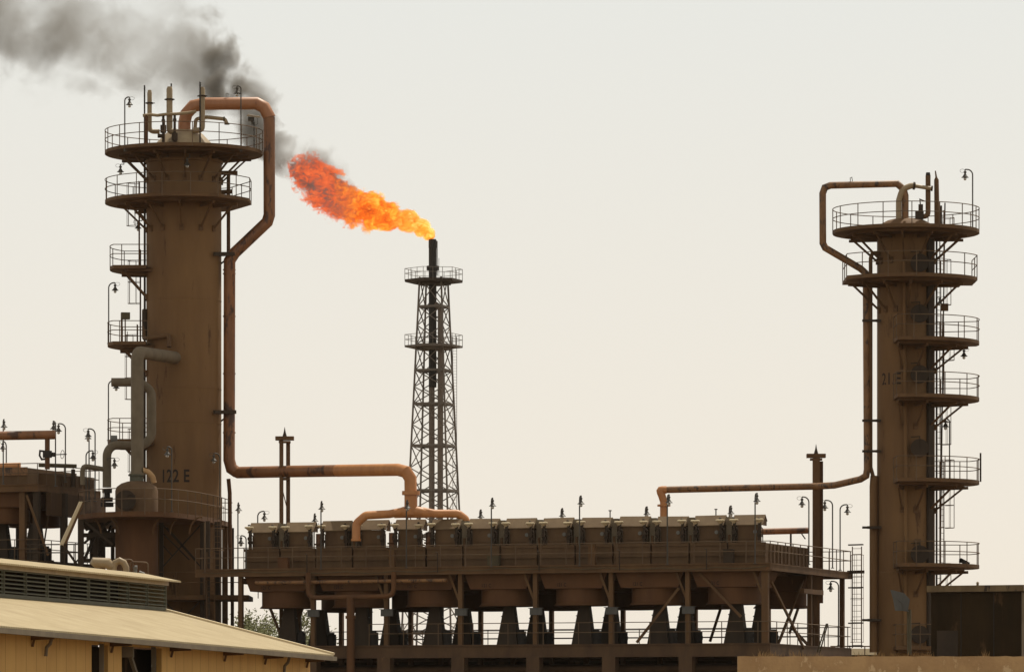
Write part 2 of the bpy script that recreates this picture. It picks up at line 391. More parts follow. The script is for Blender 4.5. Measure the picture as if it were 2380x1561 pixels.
# top gear of the left column, one thing each
def toppipe(name, label, cat, parts, grp=None, YY=YL):
    b0 = parts[0][1][0]; t = thing(name, tuple(b0), label, cat, grp)
    for nm, pts, r, m in parts: MB().tube(pts, r, 14).build(nm, m, t)
    return t
VP = 'vent pipes on top of the left column'
yv = YL-1.0
def vent(label, xc, top, bot, bend, r, Y, clampy):
    d = 1 if bend[0] > xc else -1
    pts = elbow([W(bend[0], bend[1], Y), W(xc, bend[1], Y), W(xc, top+6, Y)], .45, 6)
    t = thing('vent_pipe', tuple(pts[0]), label, 'pipe', VP)
    b = MB(); b.tube(pts+[W(xc, top, Y)], [r]*len(pts)+[r*.7], 16); b.build('pipe', 'beige', t)
    c = MB(); flange(c, W(xc, clampy, Y), (0,0,1), r+.06, .04); c.bar(W(xc-12, clampy, Y), W(xc+12, clampy, Y), .05); c.build('clamp', 'dark', t)
    return t
vent('leftmost of the three beige upright vent pipes on the left tower head, the thinnest', 347.6, 209.5, 295, (371,306), .125, yv, 240)
vent('middle and widest beige upright vent pipe on the left tower head', 394, 201.7, 295, (410,306), .165, yv-.2, 231.5)
vent('rightmost beige vent pipe, bending left into the left tower head', 470, 202.8, 297, (449,303), .15, yv, 223.5)
for lab, xx, t0, b0, Y in (('black rod standing left of the leftmost vent pipe', 336, 198.5, 352, yv+.5), ('black rod showing just above the middle vent pipe', 398, 194.5, 350, yv+.8), ('black rod in front of the rightmost vent pipe on the left tower', 465, 190.5, 342, yv-.4)):
    tag(MB().tube([W(xx,b0,Y), W(xx,t0,Y)], .042, 8).build('rod', 'black', loc=W(xx,b0,Y)), lab, 'rod', 'black rods on the left column')
t = thing('vent_header', tuple(W(330,267.5,yv-.5)), 'pale wobbly horizontal pipe with drop legs across the left tower head', 'pipe')
b = MB(); b.tube([W(332,269,yv-.5), W(350,266.5,yv-.5), W(366,268.5,yv-.5), W(385,266,yv-.5), W(410,265,yv-.5), W(440,262,yv-.5), W(456,259,yv-.5)], .085, 10); b.build('pipe', 'beige', t)
tubeobj('drop_leg', [W(340,268,yv-.5), W(340,352,yv-.5)], .095, 'hood', t, n=12)
for xx, z0, z1, zb in ((379.5, 270, 345, 300), (406, 268, 340, 318)):
    b = MB(); b.tube([W(xx,z1,yv-.6), W(xx,z0,yv-.6)], .07, 10); b.tube([W(xx,zb+9,yv-.6), W(xx,zb-9,yv-.6)], .16, 12); b.tube([W(xx,z0+8,yv-.6), W(xx,z0+13,yv-.6)], .10, 12)
    b.tube([W(xx-13,zb+16,yv-.8), W(xx,zb+16,yv-.8)], .11, 10); b.build('relief_valve', 'dark', t)
# roof stub pipe to the right
t = thing('stub_pipe', tuple(W(455,300,YL-.3)), 'short beige pipe with downturned flanged end right of the vent pipes', 'pipe')
tubeobj('pipe', elbow([W(452,318,YL-.3), W(455,277,YL-.3), W(480,272.5,YL-.4), W(523,277,YL-.6), W(527,287,YL-.6)], .2, 5), .10, 'beige', t)
b = MB(); flange(b, W(527.5,288,YL-.6), (0,0,1), .14, .04); flange(b, W(521,277,YL-.6), (1,0,0), .13, .04); b.build('flange', 'olive', t)

# big overhead line: riser, bridge and cooler manifold
YN = YL-.4
pl = [W(428.5,316,YN), W(428.5,286,YN), W(433,265,YN), W(449,247,YN), W(474,241.5,YN), W(596,240.5,YN), W(614,250,YN), W(625.5,272,YN),
      W(626,500,YN), W(621,516,YN), W(545,588,YN), W(533.5,606,YN), W(532.5,1068,YN), W(538,1088,YN), W(552,1097.5,YN)]
YB = 250.6
pl2 = [W(552,1097.5,YN), W(672,1095,258.5), W(925,1091,251.2), W(944,1096,YB), W(954,1112,YB), W(955,1180,YB)]
t = thing('overhead_pipe', tuple(W(532.5,1100,YN)), 'thick rusty red pipe looping over and down the right side of the left tower', 'pipe')
MB().tube(pl[:8]+[W(625.6,272.5,YN)], .335, 24).build('upper_bend', 'salmon', t)
MB().tube([W(625.6,272.4,YN)]+pl[8:], .315, 24).build('riser', 'rust', t)
MB().tube([pl[-1]]+[pl2[0].lerp(pl2[1],1), pl2[1].lerp(pl2[2],.45)], .315, 24).build('bridge', 'rust', t)
MB().tube([pl2[1].lerp(pl2[2],.4502)]+pl2[2:], .32, 24).build('drop_leg', 'orange', t)
b = MB()
for py in (1145,): flange(b, W(955,py,YB), (0,0,1), .46, .10)
b.build('flange', 'orange', t)
for py in (627, 636, 735, 868, 1005):
    b = MB(); flange(b, W(532.9,py,YN), (0,0,1), .345, .03); b.build('weld_band', 'rust', t)
b = MB(); b.tube([W(525.5,230,YN-.1), W(525.5,218,YN-.1), W(530,217,YN-.1), W(530,230,YN-.1)], .02, 6); b.build('lifting_eye', 'galv', t)
t = thing('cooler_manifold', tuple(W(955,1196,YB)), 'orange forked pipe feeding two coolers of the long bank', 'pipe')
MB().tube(elbow([W(827.5,1256,YB-.5), W(828,1216,YB-.4), W(850,1197,YB-.35), W(905,1194,YB-.2)], .35, 3)+[W(930,1189,YB-.1), W(955,1186,YB), W(985,1188,YB), W(1010,1193,YB)]+elbow([W(1010,1193,YB), W(1064,1193,YB+.1), W(1083,1207,YB+.2), W(1083.5,1250,YB+.3)], .3, 3)[1:],
   [.20]*9+[.27,.34,.30,.22]+[.20]*8 if False else .215, 18).build('header', 'orange', t)
MB().tube([W(955,1150,YB), W(955,1195,YB)], .335, 24).build('tee', 'orange', t)
MB().tube([W(915,1194,YB), W(938,1190,YB), W(955,1188,YB), W(975,1190,YB), W(1000,1193,YB)], [.215,.29,.33,.29,.215], 18).build('reducer', 'orange', t)
for q in (W(827.5,1254,YB-.5), W(1083.5,1248,YB+.3)):
    b = MB(); flange(b, q, (0,0,1), .26, .06); b.build('flange', 'orange', t)

# T-topped pipe supports
def support(label, xs, top, Y, base_z, pw=.21):
    t = thing('pipe_support', (X(xs[0],Y), Y, 0), label, 'pipe support', 'tall pipe supports with spiked tops')
    for i, xx in enumerate(xs):
        b = MB(); b.box((X(xx,Y), Y+.35*i, Z(top+10,Y)/2), pw, pw*1.2, Z(top+10,Y)); b.build('post', 'steel', t)
    xm = X(sum(xs)/len(xs),Y); b = MB(); b.box((xm, Y+.1, Z(top+4.5,Y)), .98 , .6, .2); b.box((xm, Y+.1, Z(top+13,Y)), .62, .5, .1); b.build('cap_plate', 'steel', t)
    MB().lathe([(.12,0),(.05,.25),(.008,.5)], (xm, Y+.1, Z(top,Y)), 8).build('spike', 'dark', t)
    b = MB()
    if len(xs) > 1:
        for p, q in ((1128,1190),): b.bar(V((X(xs[0],Y),Y+.05,Z(p,Y))), V((X(xs[1],Y),Y+.3,Z(q,Y))), .05)
        b.box((xm, Y+.2, Z(1112,Y)), .5, .5, .12); b.build('brace', 'steel', t)
    return t
support('twin steel posts with spiked cap carrying the rusty bridge pipe left of the flare', (654,669), 1013.5, 258.8, 0)
tS = support('single broad steel post with spiked cap beside the right end of the cooler bank', (1897,), 1054, 252.3, 0, pw=.36)
MB().box((X(1897,252.3)+.12, 252.6, (Z(1400,252)+Z(1070,252))/2), .5, .3, Z(1070,252)-Z(1400,252)).build('upper_post', 'hood', tS)
# ------------------------------------------------------------ drum beside left column, with its piping
YD = 254.5; cD = (X(317.5,YD), YD); rD = 1.12
t = thing('vertical_drum', (cD[0],cD[1],0), 'dome-topped brown vessel standing before the left tower', 'vessel')
zd = Z(1140,YD)
MB().lathe([(rD+.1,0),(rD+.1,.2),(rD,.4),(rD,Z(1192,YD))], (cD[0],cD[1],0), 40).build('skirt', 'hood', t)
MB().lathe([(rD,Z(1192,YD)),(rD,zd),(rD*.93,zd+.2),(rD*.72,zd+.38),(rD*.45,zd+.48),(rD*.34,zd+.5)], (cD[0],cD[1],0), 40).build('dome', 'box', t)
MB().lathe([(.36,0),(.36,.28),(.44,.28),(.44,.36),(.30,.36)], (cD[0],cD[1],Z(1118,YD)), 24).build('nozzle', 'green', t)
p = W(297,1165,YD); b = MB(); b.tube([V((p.x, YD-rD*1.25, p.z)), V((p.x, YD-rD*.7, p.z))], .48, 28); b.tube([V((p.x, YD-rD*1.32, p.z)), V((p.x, YD-rD*1.25, p.z))], .53, 28)
b.tube([V((p.x+.5, YD-rD*1.3, p.z+.25)), V((p.x+.15, YD-rD*1.33, p.z+.30)), V((p.x, YD-rD*1.36, p.z))], .03, 6)
for k in range(12):
    a = R(30*k); b.box((p.x+.45*math.cos(a), YD-rD*1.33, p.z+.45*math.sin(a)), .06, .05, .06)
b.build('manhole', 'dark', t)
tubeobj('vent_elbow', elbow([W(358,1122,YD), W(355,1108,YD), W(344,1096,YD), W(330,1092,YD)], .3, 4), .15, 'concrete', t)
b = MB(); flange(b, W(331,1092,YD), (1,0,.1), .19, .05); b.build('flange', 'olive', t)
t = thing('vapour_pipe', tuple(W(319,1100,YD)), 'thick flaking grey pipe rising from the domed vessel into the left tower', 'pipe')
MB().tube(elbow([W(319,1112,YD), W(319,818,YD+.6), W(407,831,YL-rL+.1)], .55, 5), .335, 24).build('pipe', 'greyp', t)
b = MB(); flange(b, W(319,1010,YD+.2), (0,0,1), .345, .02); flange(b, W(319,1101,YD), (0,0,1), .42, .05); b.build('band', 'greyp', t)
t = thing('looped_pipe', tuple(W(249,1130,YD+1)), 'grey pipe bending in a loop behind the thick flaking pipe', 'pipe')
MB().tube(elbow([W(259,888,YD+2), W(325,888,YD+2), W(353,908,YD+2.2), W(353,1012,YD+2.2), W(335,1036,YD+2), W(262,1034,YD+1.2), W(248.5,1050,YD+1), W(248.5,1132,YD+1)], .7, 5), .23, 20).build('pipe', 'greyp', t)
b = MB()
for q in ((1140,.26),(1150,.16),(1160,.30),(1172,.34)): b.tube([W(249,q[0]+5,YD+1), W(249,q[0]-5,YD+1)], q[1], 16)
b.build('valve', 'black', t)
t = thing('branch_pipe', tuple(W(192,1130,YD+.5)), 'thin grey elbow pipe joining the looped pipe from the left', 'pipe')
MB().tube(elbow([W(192,1126,YD+.5), W(192,1082,YD+.5), W(214,1085,YD+.8), W(246,1091,YD+1)], .25, 4), .13, 14).build('pipe', 'greyp', t)
b = MB(); b.tube([W(258,1020,YD+1.6), W(272,1020,YD+1.6)], .2, 16); tag(b.build('drum_float', 'galv', loc=W(265,1024,YD+1.6)), 'small grey drum-shaped fitting lying on the looped pipe', 'fitting')

# access platform round drum and tower
tA = thing('access_platform', (X(300,252),252,0), 'curved steel walkway wrapped round the domed vessel and left tower', 'platform')
zA = Z(1189,251)
fr_pts = [(182,254.5),(205,252.6),(235,251.3),(265,250.7),(300,250.4),(332,250.4),(365,250.7),(395,251.4),(425,252.6),(456,254.6),(472,256.0),(495,258),(515,260.5),(531,263)]
front = [(X(a,b_),b_) for a,b_ in fr_pts]; back = [(X(531,263),266.5),(X(182,266),266.5)]
mb = MB().prism(front+back, zA-.26, zA); o = mb.build('deck', 'hood', tA)
railing(front, zA, tA, h=1.2, step=1.25)
railing([front[0], back[1], back[0], front[-1]], zA, tA, h=1.2, step=1.8)
for i, (px_, yy, wd) in enumerate(((188,254,.30),(222,257,.26),(262,265,.2),(505,256.8,.28),(523,263,.3),(540,264.5,.18))):
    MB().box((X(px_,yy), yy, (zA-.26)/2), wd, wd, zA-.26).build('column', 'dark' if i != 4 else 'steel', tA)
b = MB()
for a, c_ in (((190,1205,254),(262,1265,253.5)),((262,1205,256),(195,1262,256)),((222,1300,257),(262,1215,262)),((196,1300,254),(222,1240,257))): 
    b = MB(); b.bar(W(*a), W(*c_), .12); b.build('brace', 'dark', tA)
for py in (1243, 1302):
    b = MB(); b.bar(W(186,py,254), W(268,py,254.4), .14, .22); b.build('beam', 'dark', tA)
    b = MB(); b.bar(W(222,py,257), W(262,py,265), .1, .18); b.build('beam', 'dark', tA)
for k in range(5):   # curved brackets under the walkway
    px_ = (205, 245, 385, 425, 470)[k]; yy = 252.5+abs(k-1.5)*.8; b = MB()
    b.tube([W(px_+ (30 if px_<300 else -30)*math.sin(R(a)), 1200+34*math.sin(R(a)) if False else 1200+40*(1-math.cos(R(a))), yy) for a in range(0, 91, 15)], .06, 6); b.build('bracket', 'steel', tA)
# braces and lower landings between tower and cooler bank
t = thing('stair_tower', (X(430,257),257,0), 'dark braced steel frame and ladders under the curved walkway', 'steel frame')
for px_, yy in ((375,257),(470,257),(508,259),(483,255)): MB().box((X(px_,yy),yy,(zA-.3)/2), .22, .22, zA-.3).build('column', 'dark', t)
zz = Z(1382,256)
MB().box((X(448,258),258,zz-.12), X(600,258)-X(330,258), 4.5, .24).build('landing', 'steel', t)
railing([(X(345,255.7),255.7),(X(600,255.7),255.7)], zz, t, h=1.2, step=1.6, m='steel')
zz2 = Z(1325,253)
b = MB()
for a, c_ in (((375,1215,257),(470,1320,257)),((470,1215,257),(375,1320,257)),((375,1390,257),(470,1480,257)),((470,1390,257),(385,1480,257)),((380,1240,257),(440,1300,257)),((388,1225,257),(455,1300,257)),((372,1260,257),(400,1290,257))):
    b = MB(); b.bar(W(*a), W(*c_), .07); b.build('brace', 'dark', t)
ladder(t, (X(490,254.6),254.6,0), Z(1500,254), Z(1330,254)+1.1, (1,0,0), (0,-1,0), cage=False, m='steel')
ladder(t, (X(505,255.5),255.5,0), Z(1330,254), Z(1200,254)+.6, (1,0,0), (0,-1,0), cage=True, cagez=1.2, m='steel')
t = thing('cage_rod', tuple(W(476,1325,253)), 'thin upright handrail post under the right end of the curved walkway', 'post')
MB().tube([W(476,1330,253), W(476,1212,253)], .05, 8).build('post', 'rail', t)
# dark pipes behind, left of tower foot
t = thing('knockout_piping', tuple(W(225,1260,258)), 'dark bent pipes and valves under the walkway left of the vessel', 'piping')
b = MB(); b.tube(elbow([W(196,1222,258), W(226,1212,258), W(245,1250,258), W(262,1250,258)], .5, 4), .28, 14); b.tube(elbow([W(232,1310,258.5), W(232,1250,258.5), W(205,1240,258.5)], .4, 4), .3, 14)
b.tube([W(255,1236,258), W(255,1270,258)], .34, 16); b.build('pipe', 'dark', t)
# light stair stringer
t = thing('slide_rail', tuple(W(142,1264,251)), 'pale sloping handrail pair descending left of the walkway columns', 'handrail')
b = MB(); b.tube([W(186,1165,251), W(140,1266,251)], .05, 8); b.tube([W(190,1165,251.6), W(145,1266,251.6)], .05, 8); b.build('handrail', 'cream', t)
MB().bar(W(193,1167,252.2), W(149,1270,252.2), .08, .13).build('stringer', 'steel', t)
# thin pipe on the right of tower foot
t = thing('downpipe', tuple(W(535,1330,YL)), 'narrow upright pipe below the elbow of the thick rusty pipe', 'pipe')
MB().tube([W(531,1112,YL), W(534,1145,YL), W(535,1335,YL)], .11, 12).build('pipe', 'hood', t)

# lamp-like camera on the top platform, flood box
t = thing('floodlight', tuple(W(590.5,357,YL-.5)), 'flat-hooded floodlight on a post at the right of the top platform', 'floodlight', 'floodlights')
MB().tube([W(590.5,357,YL-.5), W(590.5,283,YL-.5)], .035, 8).build('post', 'lamp', t)
b = MB(); b.hexa([W(573,270,YL-.9), W(603,274,YL-.9), W(606,272,YL-.2), W(575,267,YL-.2), W(575,267,YL-.9), W(604,271,YL-.9), W(606,270,YL-.2), W(577,265,YL-.2)]); b.build('hood', 'beige', t)
b = MB(); b.box(tuple(W(584,277,YL-.5)), .34, .3, .2); b.tube([W(584,276,YL-.5), W(588,290,YL-.5)], .07, 8); b.tube([W(598,272,YL-.6), W(599,288,YL-.6), W(592,292,YL-.6)], .012, 5); b.build('housing', 'lamp', t)
t = thing('floodlight', tuple(W(283,799,YL-1)), 'square grey box light on twin posts, left tower fourth landing', 'floodlight', 'floodlights')
b = MB(); b.tube([W(283,799,YL-1), W(283,738,YL-1)], .055, 8); b.tube([W(291,799,YL-1), W(291,740,YL-1)], .035, 8); b.tube([W(296,799,YL-1), W(296,770,YL-1)], .02, 6); b.build('post', 'steel', t)
MB().box(tuple(W(291.5,734,YL-1)), .46, .4, .36, .2).build('housing', 'olive', t)

# lamps of the left half: pole, top row, foot row, distance, head column
LM = [(290,226,352,YL-3,301,'gooseneck lamp on the left edge of the left tower top platform',0),
 (560,200,352,YL-2.6,551,'gooseneck lamp rising in front of the thick top bend of the left tower',0),
 (252.6,657,799,YL-.3,267.5,'tall gooseneck lamp beside the square grey box light',0),
 (252,884,1024,YL-.3,270,'gooseneck lamp hooked under the end of the looped grey pipe',0),
 (399,1038,1189,251.8,389,'pale gooseneck lamp just left of the painted 122 E on the tower',0),
 (511,1053,1205,260,497,'gooseneck lamp at the right edge of the brown tower above the walkway',0),
 (221,996,1165,256,205,'taller gooseneck lamp leaning left near the thin grey elbow pipe',0),
 (200,1047,1165,257,216,'lower gooseneck lamp leaning right near the thin grey elbow pipe',0),
 (207,1003,1165,258,207,'lamp seen end-on between the two gooseneck lamps left of the looped pipe',-.6),
 (152,984,1120,258,136,'gooseneck lamp leaning left at the end of the rusty pipe on the far left',0),
 (129,980,1130,254,127,'lamp seen end-on where the rusty far left pipe ends',-.6),
 (7.5,976,1125,254.5,12,'end-on lamp on the tall pole nearest the left picture edge',-.6),
 (14.6,1026,1125,262,8,'lower lamp just right of the tall pole at the left picture edge',-.3),
 (553,1169,1325,254.5,556,'end-on lamp on a pole between left tower and cooler bank',-.6)]
for a in LM: lamp(*a[:6], dy=a[6])
lamp(288,382,372,YL-2.4,280,'lamp hanging under the left side of the left tower top platform',hang=True)
lamp(441,366,358,YL-3.0,435,'lamp hanging before the shell under the left tower top platform',hang=True)
lamp(330,513,506,YL-.6,321,'lamp hanging under the second platform at the left tower edge',hang=True)
lamp(250,1064,1070,YD+.5,266,'lamp on a short arm right of the looped pipe downleg',hang=True)

# ------------------------------------------------------------ right column (21 E)
YR = 248.0; cR = (X(2105.5,YR), YR); rR = 1.47
colR = thing('distillation_column', (cR[0],cR[1],0), 'slimmer brown column marked 21.E with many half-round landings on its right', 'tower', 'distillation columns')
zt = Z(527,YR)
MB().lathe([(rR+.3,0),(rR+.3,.2),(rR+.02,.5),(rR+.02,Z(1330,YR)),(rR,Z(1329,YR)),(rR,zt-.4),(rR+.08,zt-.38),(rR+.08,zt-.26),(rR-.02,zt-.26),(rR-.05,zt-.05)], (cR[0],cR[1],0), 56).build('shell', 'shell', colR)
MB().lathe([(1.42,0),(1.25,.20),(.95,.36),(.6,.45),(.3,.47)], (cR[0],cR[1],zt-.05), 36).build('top_head', 'steel', colR)
RR = 3.73
full = arc(cR, RR, 0, 360-360/60, 59)
platform(colR, cR, rR, Z(536,YR), full, full, [190,208,235,262,290,318,340,20,150], RR, closed=True)
xl_, xr_ = cR[0]-3.14, cR[0]+3.52
a = arc(cR, RR, -146, -19.5, 30); ol = [(xl_, cR[1]+1.2), (xl_, a[0][1])]+a[1:-1]+[(xr_, a[-1][1]), (xr_, cR[1]+1.6), (cR[0]+1.2, cR[1]+1.6)]
platform(colR, cR, rR, Z(649,YR), ol, ol[:-1], [200,222,245,270,300,330], RR)
for i, (py, a1) in enumerate(((795,12),(926,25),(1119,25),(1314,25))):
    a = arc(cR, RR, -101, a1, 26); ol = a+[(cR[0]+1.3, cR[1]+1.5), (cR[0]-.75, cR[1]-1.0)]
    platform(colR, cR, rR, Z(py-1,YR), ol, [(cR[0]-.75, cR[1]-1.5)]+a+[(cR[0]+1.35, cR[1]+1.5)], [258,285,318,345], RR, blen=1.15)
a = [(cR[0]-.75, cR[1]-1.2),(cR[0]-.75, cR[1]-3.3),(cR[0]+1.35, cR[1]-3.3),(cR[0]+1.35, cR[1]-.9)]
platform(colR, cR, rR, Z(1503,YR), a, a, [], RR)
for py in (875, 1045, 735, 1290, 1475, 618):
    p = W(2131,py,YR); y0 = YR-rR; b = MB(); b.tube([V((p.x,y0-.22,p.z)), V((p.x,y0+.5,p.z))], .40, 26); b.tube([V((p.x,y0-.30,p.z)), V((p.x,y0-.22,p.z))], .46, 26)
    b.tube([V((p.x-.45,y0-.28,p.z+.55)), V((p.x,y0-.30,p.z+.58)), V((p.x,y0-.33,p.z))], .028, 6); b.build('manhole', 'dark', colR)
cyl_text(colR, cR, rR, '21.E', .84, 2050, 894, 247.3, bold=.010, xscale=.78)
b = MB(); b.tube([V((X(2101.5,246.2),YR-rR-.14,Z(615,YR))), V((X(2106,246.2),YR-rR-.14,Z(1100,YR))), V((X(2104,246.2),YR-rR-.14,Z(1500,YR)))], .095, 12); b.build('downcomer', 'shell', colR)
b = MB(); b.box((cR[0]+1.15, YR-1.05, (Z(560,YR)+Z(1520,YR))/2), .42, .14, Z(560,YR)-Z(1520,YR), R(45)); b.build('cable_tray', 'dark', colR)
lxr = cR[0]+rR+.22
for k, (z0, z1) in enumerate(((1500,1314),(1314,1119),(1119,926),(926,795),(795,649),(649,536))):
    ladder(colR, (lxr+(.1 if k % 2 else .0), cR[1]+(-.5 if k % 2 else .2), 0), Z(z0,YR), Z(z1,YR)+1.0, (.55,.8,0), (.8,-.5,0), cage=True, m='steel', cagez=1.9)
b = MB(); b.tube([V((cR[0]+rR+.08,YR-.2,Z(560,YR))), V((cR[0]+rR+.08,YR-.2,Z(1510,YR)))], .05, 8); b.tube([V((cR[0]+rR+.55,YR+.3,Z(470,YR))), V((cR[0]+rR+.30,YR+.3,Z(1330,YR)))], .035, 8); b.build('conduit', 'dark', colR)
MB().box(tuple(W(2195,714,YR)), .38, .3, .36).build('junction_box', 'steel', colR)
for py in (745, 977, 1048, 1225, 1440): 
    b = MB(); b.bar(W(2036 if py<1100 else 2016,py,YR-.6), W(2044,py,YR-.7), .1, .14); b.bar(W(2004,py,YR-.9), W(2048,py,YR-.9), .08, .12); b.build('pipe_bracket', 'dark', colR)
MB().box(tuple(W(2133,1263,YR-rR-.06)), .32, .06, .5).build('name_plate', 'box', colR)
# overhead pipe of the right column
YQ = YR-.5
t = thing('overhead_pipe', tuple(W(2013,1118,YQ)), 'narrow rusty pipe arching left from the right tower head and running to the bank', 'pipe')
MB().tube([W(2104,522,YQ), W(2104,455,YQ), W(2100,440,YQ), W(2085,427,YQ), W(1930,431,YQ), W(1917,436,YQ), W(1912,450,YQ), W(1912.5,565,YQ), W(1918,576,YQ), W(1935,586,YQ), W(2000,624,YQ), W(2011,634,YQ), W(2013,650,YQ), W(2015.5,1090,YQ), W(2013,1105,YQ), W(2000,1113,YQ+.2), W(1940,1127,YQ+2), W(1897,1129.5,251.1), W(1548,1137.5,251.8)], .175, 20).build('pipe', 'rust2', t)
MB().tube(elbow([W(1549,1137.5,251.8), W(1533,1138,251.8), W(1538,1150,251.8), W(1543,1165,251.8), W(1543,1200,251.8)], .1, 3), .20, 20).build('down_leg', 'orange', t)
b = MB(); flange(b, W(1543,1174,251.8), (0,0,1), .34, .05); flange(b, W(1543,1163,251.8), (0,0,1), .22, .03); b.build('flange', 'orange', t)
b = MB(); b.tube([W(1977,426,YQ), W(1976,414,YQ), W(1980,412,YQ), W(1982,426,YQ)], .018, 6); b.build('lifting_eye', 'galv', t)
t = thing('riser_pipe', tuple(W(2030,1510,YR-.4)), 'brown downpipe close to the left side of the right tower', 'pipe')
MB().tube([W(2045,590,YR-.6), W(2028,588,YR-.6), W(2023.5,600,YR-.6), W(2023.5,1085,YR-.4), W(2033,1120,YR-.4)], .10, 14).build('upper_pipe', 'steel', t)
MB().tube([W(2033,1105,YR-.3), W(2031,1130,YR-.3), W(2031,1515,YR-.3)], .22, 18).build('lower_duct', 'shell', t)
t = thing('vapour_pipe', tuple(W(2089,520,YR-.6)), 'tan swan-neck pipe on the right tower head', 'pipe')
MB().tube(elbow([W(2089,524,YR-.6), W(2089,466,YR-.6), W(2097,440,YR-.6), W(2118,431.5,YR-.6), W(2128,432,YR-.6)], .5, 5), .15, 18).build('riser', 'beige', t)
MB().tube([W(2126,432,YR-.6), W(2166,438.5,YR-.6)], .10, 14).build('branch', 'beige', t)
b = MB(); flange(b, W(2124.5,432,YR-.6), (1,0,-.1), .2, .05); flange(b, W(2166,438,YR-.6), (1,0,-.1), .14, .04); b.build('flange', 'dark', t)
t = thing('vent_stack', tuple(W(2157,515,YR-.4)), 'black-tipped upright vent pipe on the right tower head', 'pipe')
MB().tube(elbow([W(2135,503,YR-.4), W(2157,503,YR-.4), W(2157,408,YR-.4)], .25, 5), .13, 16).build('pipe', 'steel', t)
MB().tube([W(2157,409,YR-.4), W(2157,401,YR-.4)], [.13,.10], 16).build('tip', 'black', t)
b = MB(); b.box(tuple(W(2137,500,YR-.4)), .42, .3, .42); b.tube([W(2140,492,YR-.4), W(2140,475,YR-.4)], .12, 10); b.tube([W(2139,475,YR-.4), W(2138,463,YR-.4), W(2150,468,YR-.4)], .03, 6); b.build('valve', 'dark', t)
tag(MB().tube([W(2178,528,YR-.2), W(2176.5,418,YR-.2), W(2176,412,YR-.2), W(2174,397,YR-.2)], [.14,.12,.05,.03], 10).build('rod', 'steel', loc=W(2178,528,YR-.2)), 'tapering brown mast right of the black-tipped vent pipe', 'mast')
tag(MB().tube([W(2187,531,YR-2), W(2187,478,YR-2)], .06, 8).build('short_post', 'dark', loc=W(2187,531,YR-2)), 'short dark post on the right tower top platform', 'post')
lamp(2260.6,394,535,YR-.3,2243,'gooseneck lamp on the right edge of the right tower top platform')
lamp(2230,809,803,YR-.3,2240.5,'lamp hanging under the third landing of the right tower',hang=True)
lamp(2207,973,1113,YR-.2,2197.6,'gooseneck lamp standing on the fifth landing of the right tower')
lamp(2176,690,684,YR-2.2,2184,'lamp hanging beneath the second landing of the right tower',hang=True,sc=.8)
b = MB(); b.tube([W(2279,1119,YR-.3), W(2279,1052,YR-.3)], .045, 8); tag(b.build('short_post', 'dark', loc=W(2279,1119,YR-.3)), 'dark rod rising at the outer rail of the fifth landing', 'post')
b = MB(); p = W(2231,1300,YR-1.5); q = W(2252,1311,YR-1.5); b.bar(p, q, .3, .2); b.box((p.x+.05,p.y,p.z-.05), .16, .3, .2)
tag(b.build('tilted_box', 'black', loc=q), 'small black tilted box lying on the lowest half-round landing', 'box')

# ------------------------------------------------------------ long cooler bank
B = Fr(12.9, 243.0); ZD = 10.45; ZL = 6.44
tP = thing('cooler_platform', tuple(B.P(0,0,0)), 'long two-deck steel structure carrying the row of air coolers', 'steel structure', 'cooler platforms')
def deckpart(fr, tp, s1, depth, zd, name='deck', fas=.36, m='steel'):
    b = MB(); fr.box(b, 0, s1, 0, depth, zd-.06, zd)
    fr.box(b, 0, s1, .02, .14, zd-fas, zd-.063); fr.box(b, -.04, s1, -.05, .02, zd-.05, zd+.015); fr.box(b, -.04, s1, -.05, .02, zd-fas-.03, zd-fas+.04)
    fr.box(b, .02, .14, .145, depth, zd-fas, zd-.063); fr.box(b, 0, s1, depth-.12, depth, zd-fas, zd-.063)
    k = 1.5
    while k < s1: fr.box(b, k, k+.12, .145, depth-.13, zd-fas*.8, zd-.063); k += 2.03
    return b.build(name, m, tp)
deckpart(B, tP, 31.2, 15.4, ZD)
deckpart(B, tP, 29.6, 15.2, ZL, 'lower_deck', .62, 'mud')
def P2(fr, s, v): p = fr.P(s, v, 0); return (p.x, p.y)
o = railing([P2(B,31.2,.05), P2(B,.05,.05), P2(B,.05,15.3), P2(B,31.2,15.3)], ZD, tP, h=1.1, step=1.35)
railing([P2(B,31.2,.9), P2(B,31.2,.06)], ZD, tP)
railing([P2(B,21.5,.05), P2(B,.05,.05), P2(B,.05,15.1), P2(B,28,15.1)], ZL, tP, h=1.1, step=1.9, name='lower_railing')
railing([P2(B,28.5,8.2), P2(B,.05,8.2)], ZL, tP, h=.9, step=2.3, name='lower_railing')
cols = [.35+4.06*i for i in range(8)]
for i, s_ in enumerate(cols):
    for v_ in (.35, 8.4, 14.6):
        wd = .34 if (i == 0 and v_ < 1) else .22
        b = MB(); B.box(b, s_-wd/2, s_+wd/2, v_-.13, v_+.13, 0, ZD-.37); b.build('column', 'steel', tP)
        if v_ > 1: continue
        if i < 7:   # haunches
            b = MB(); b.bar(B.P(s_+.62,v_,ZD-.38), B.P(s_+.08,v_,ZD-1.75), .09, .12); b.build('knee_brace', 'steel', tP)
for a, c_ in (((1578,1366,.2),(1480,1492,.2)),((1624,1330,.5),(1722,1432,.5)),((1792,1350,1),(1868,1505,6)),((1868,1345,9),(1805,1505,6)),((600,1340,3),(662,1500,3)),((706,1405,3.5),(672,1500,3.5)),((1870,1370,14.5),(1835,1470,12)),((1838,1455,12),(1880,1500,14)),((1705,1320,9),(1650,1490,9))):
    def onb(px, py, v):
        s_ = B.sx(px, v); p = B.P(s_, v, 0); return V((p.x, p.y, Z(py, p.y)))
    b = MB(); b.bar(onb(*a), onb(*c_), .10, .13); b.build('brace', 'steel', tP)
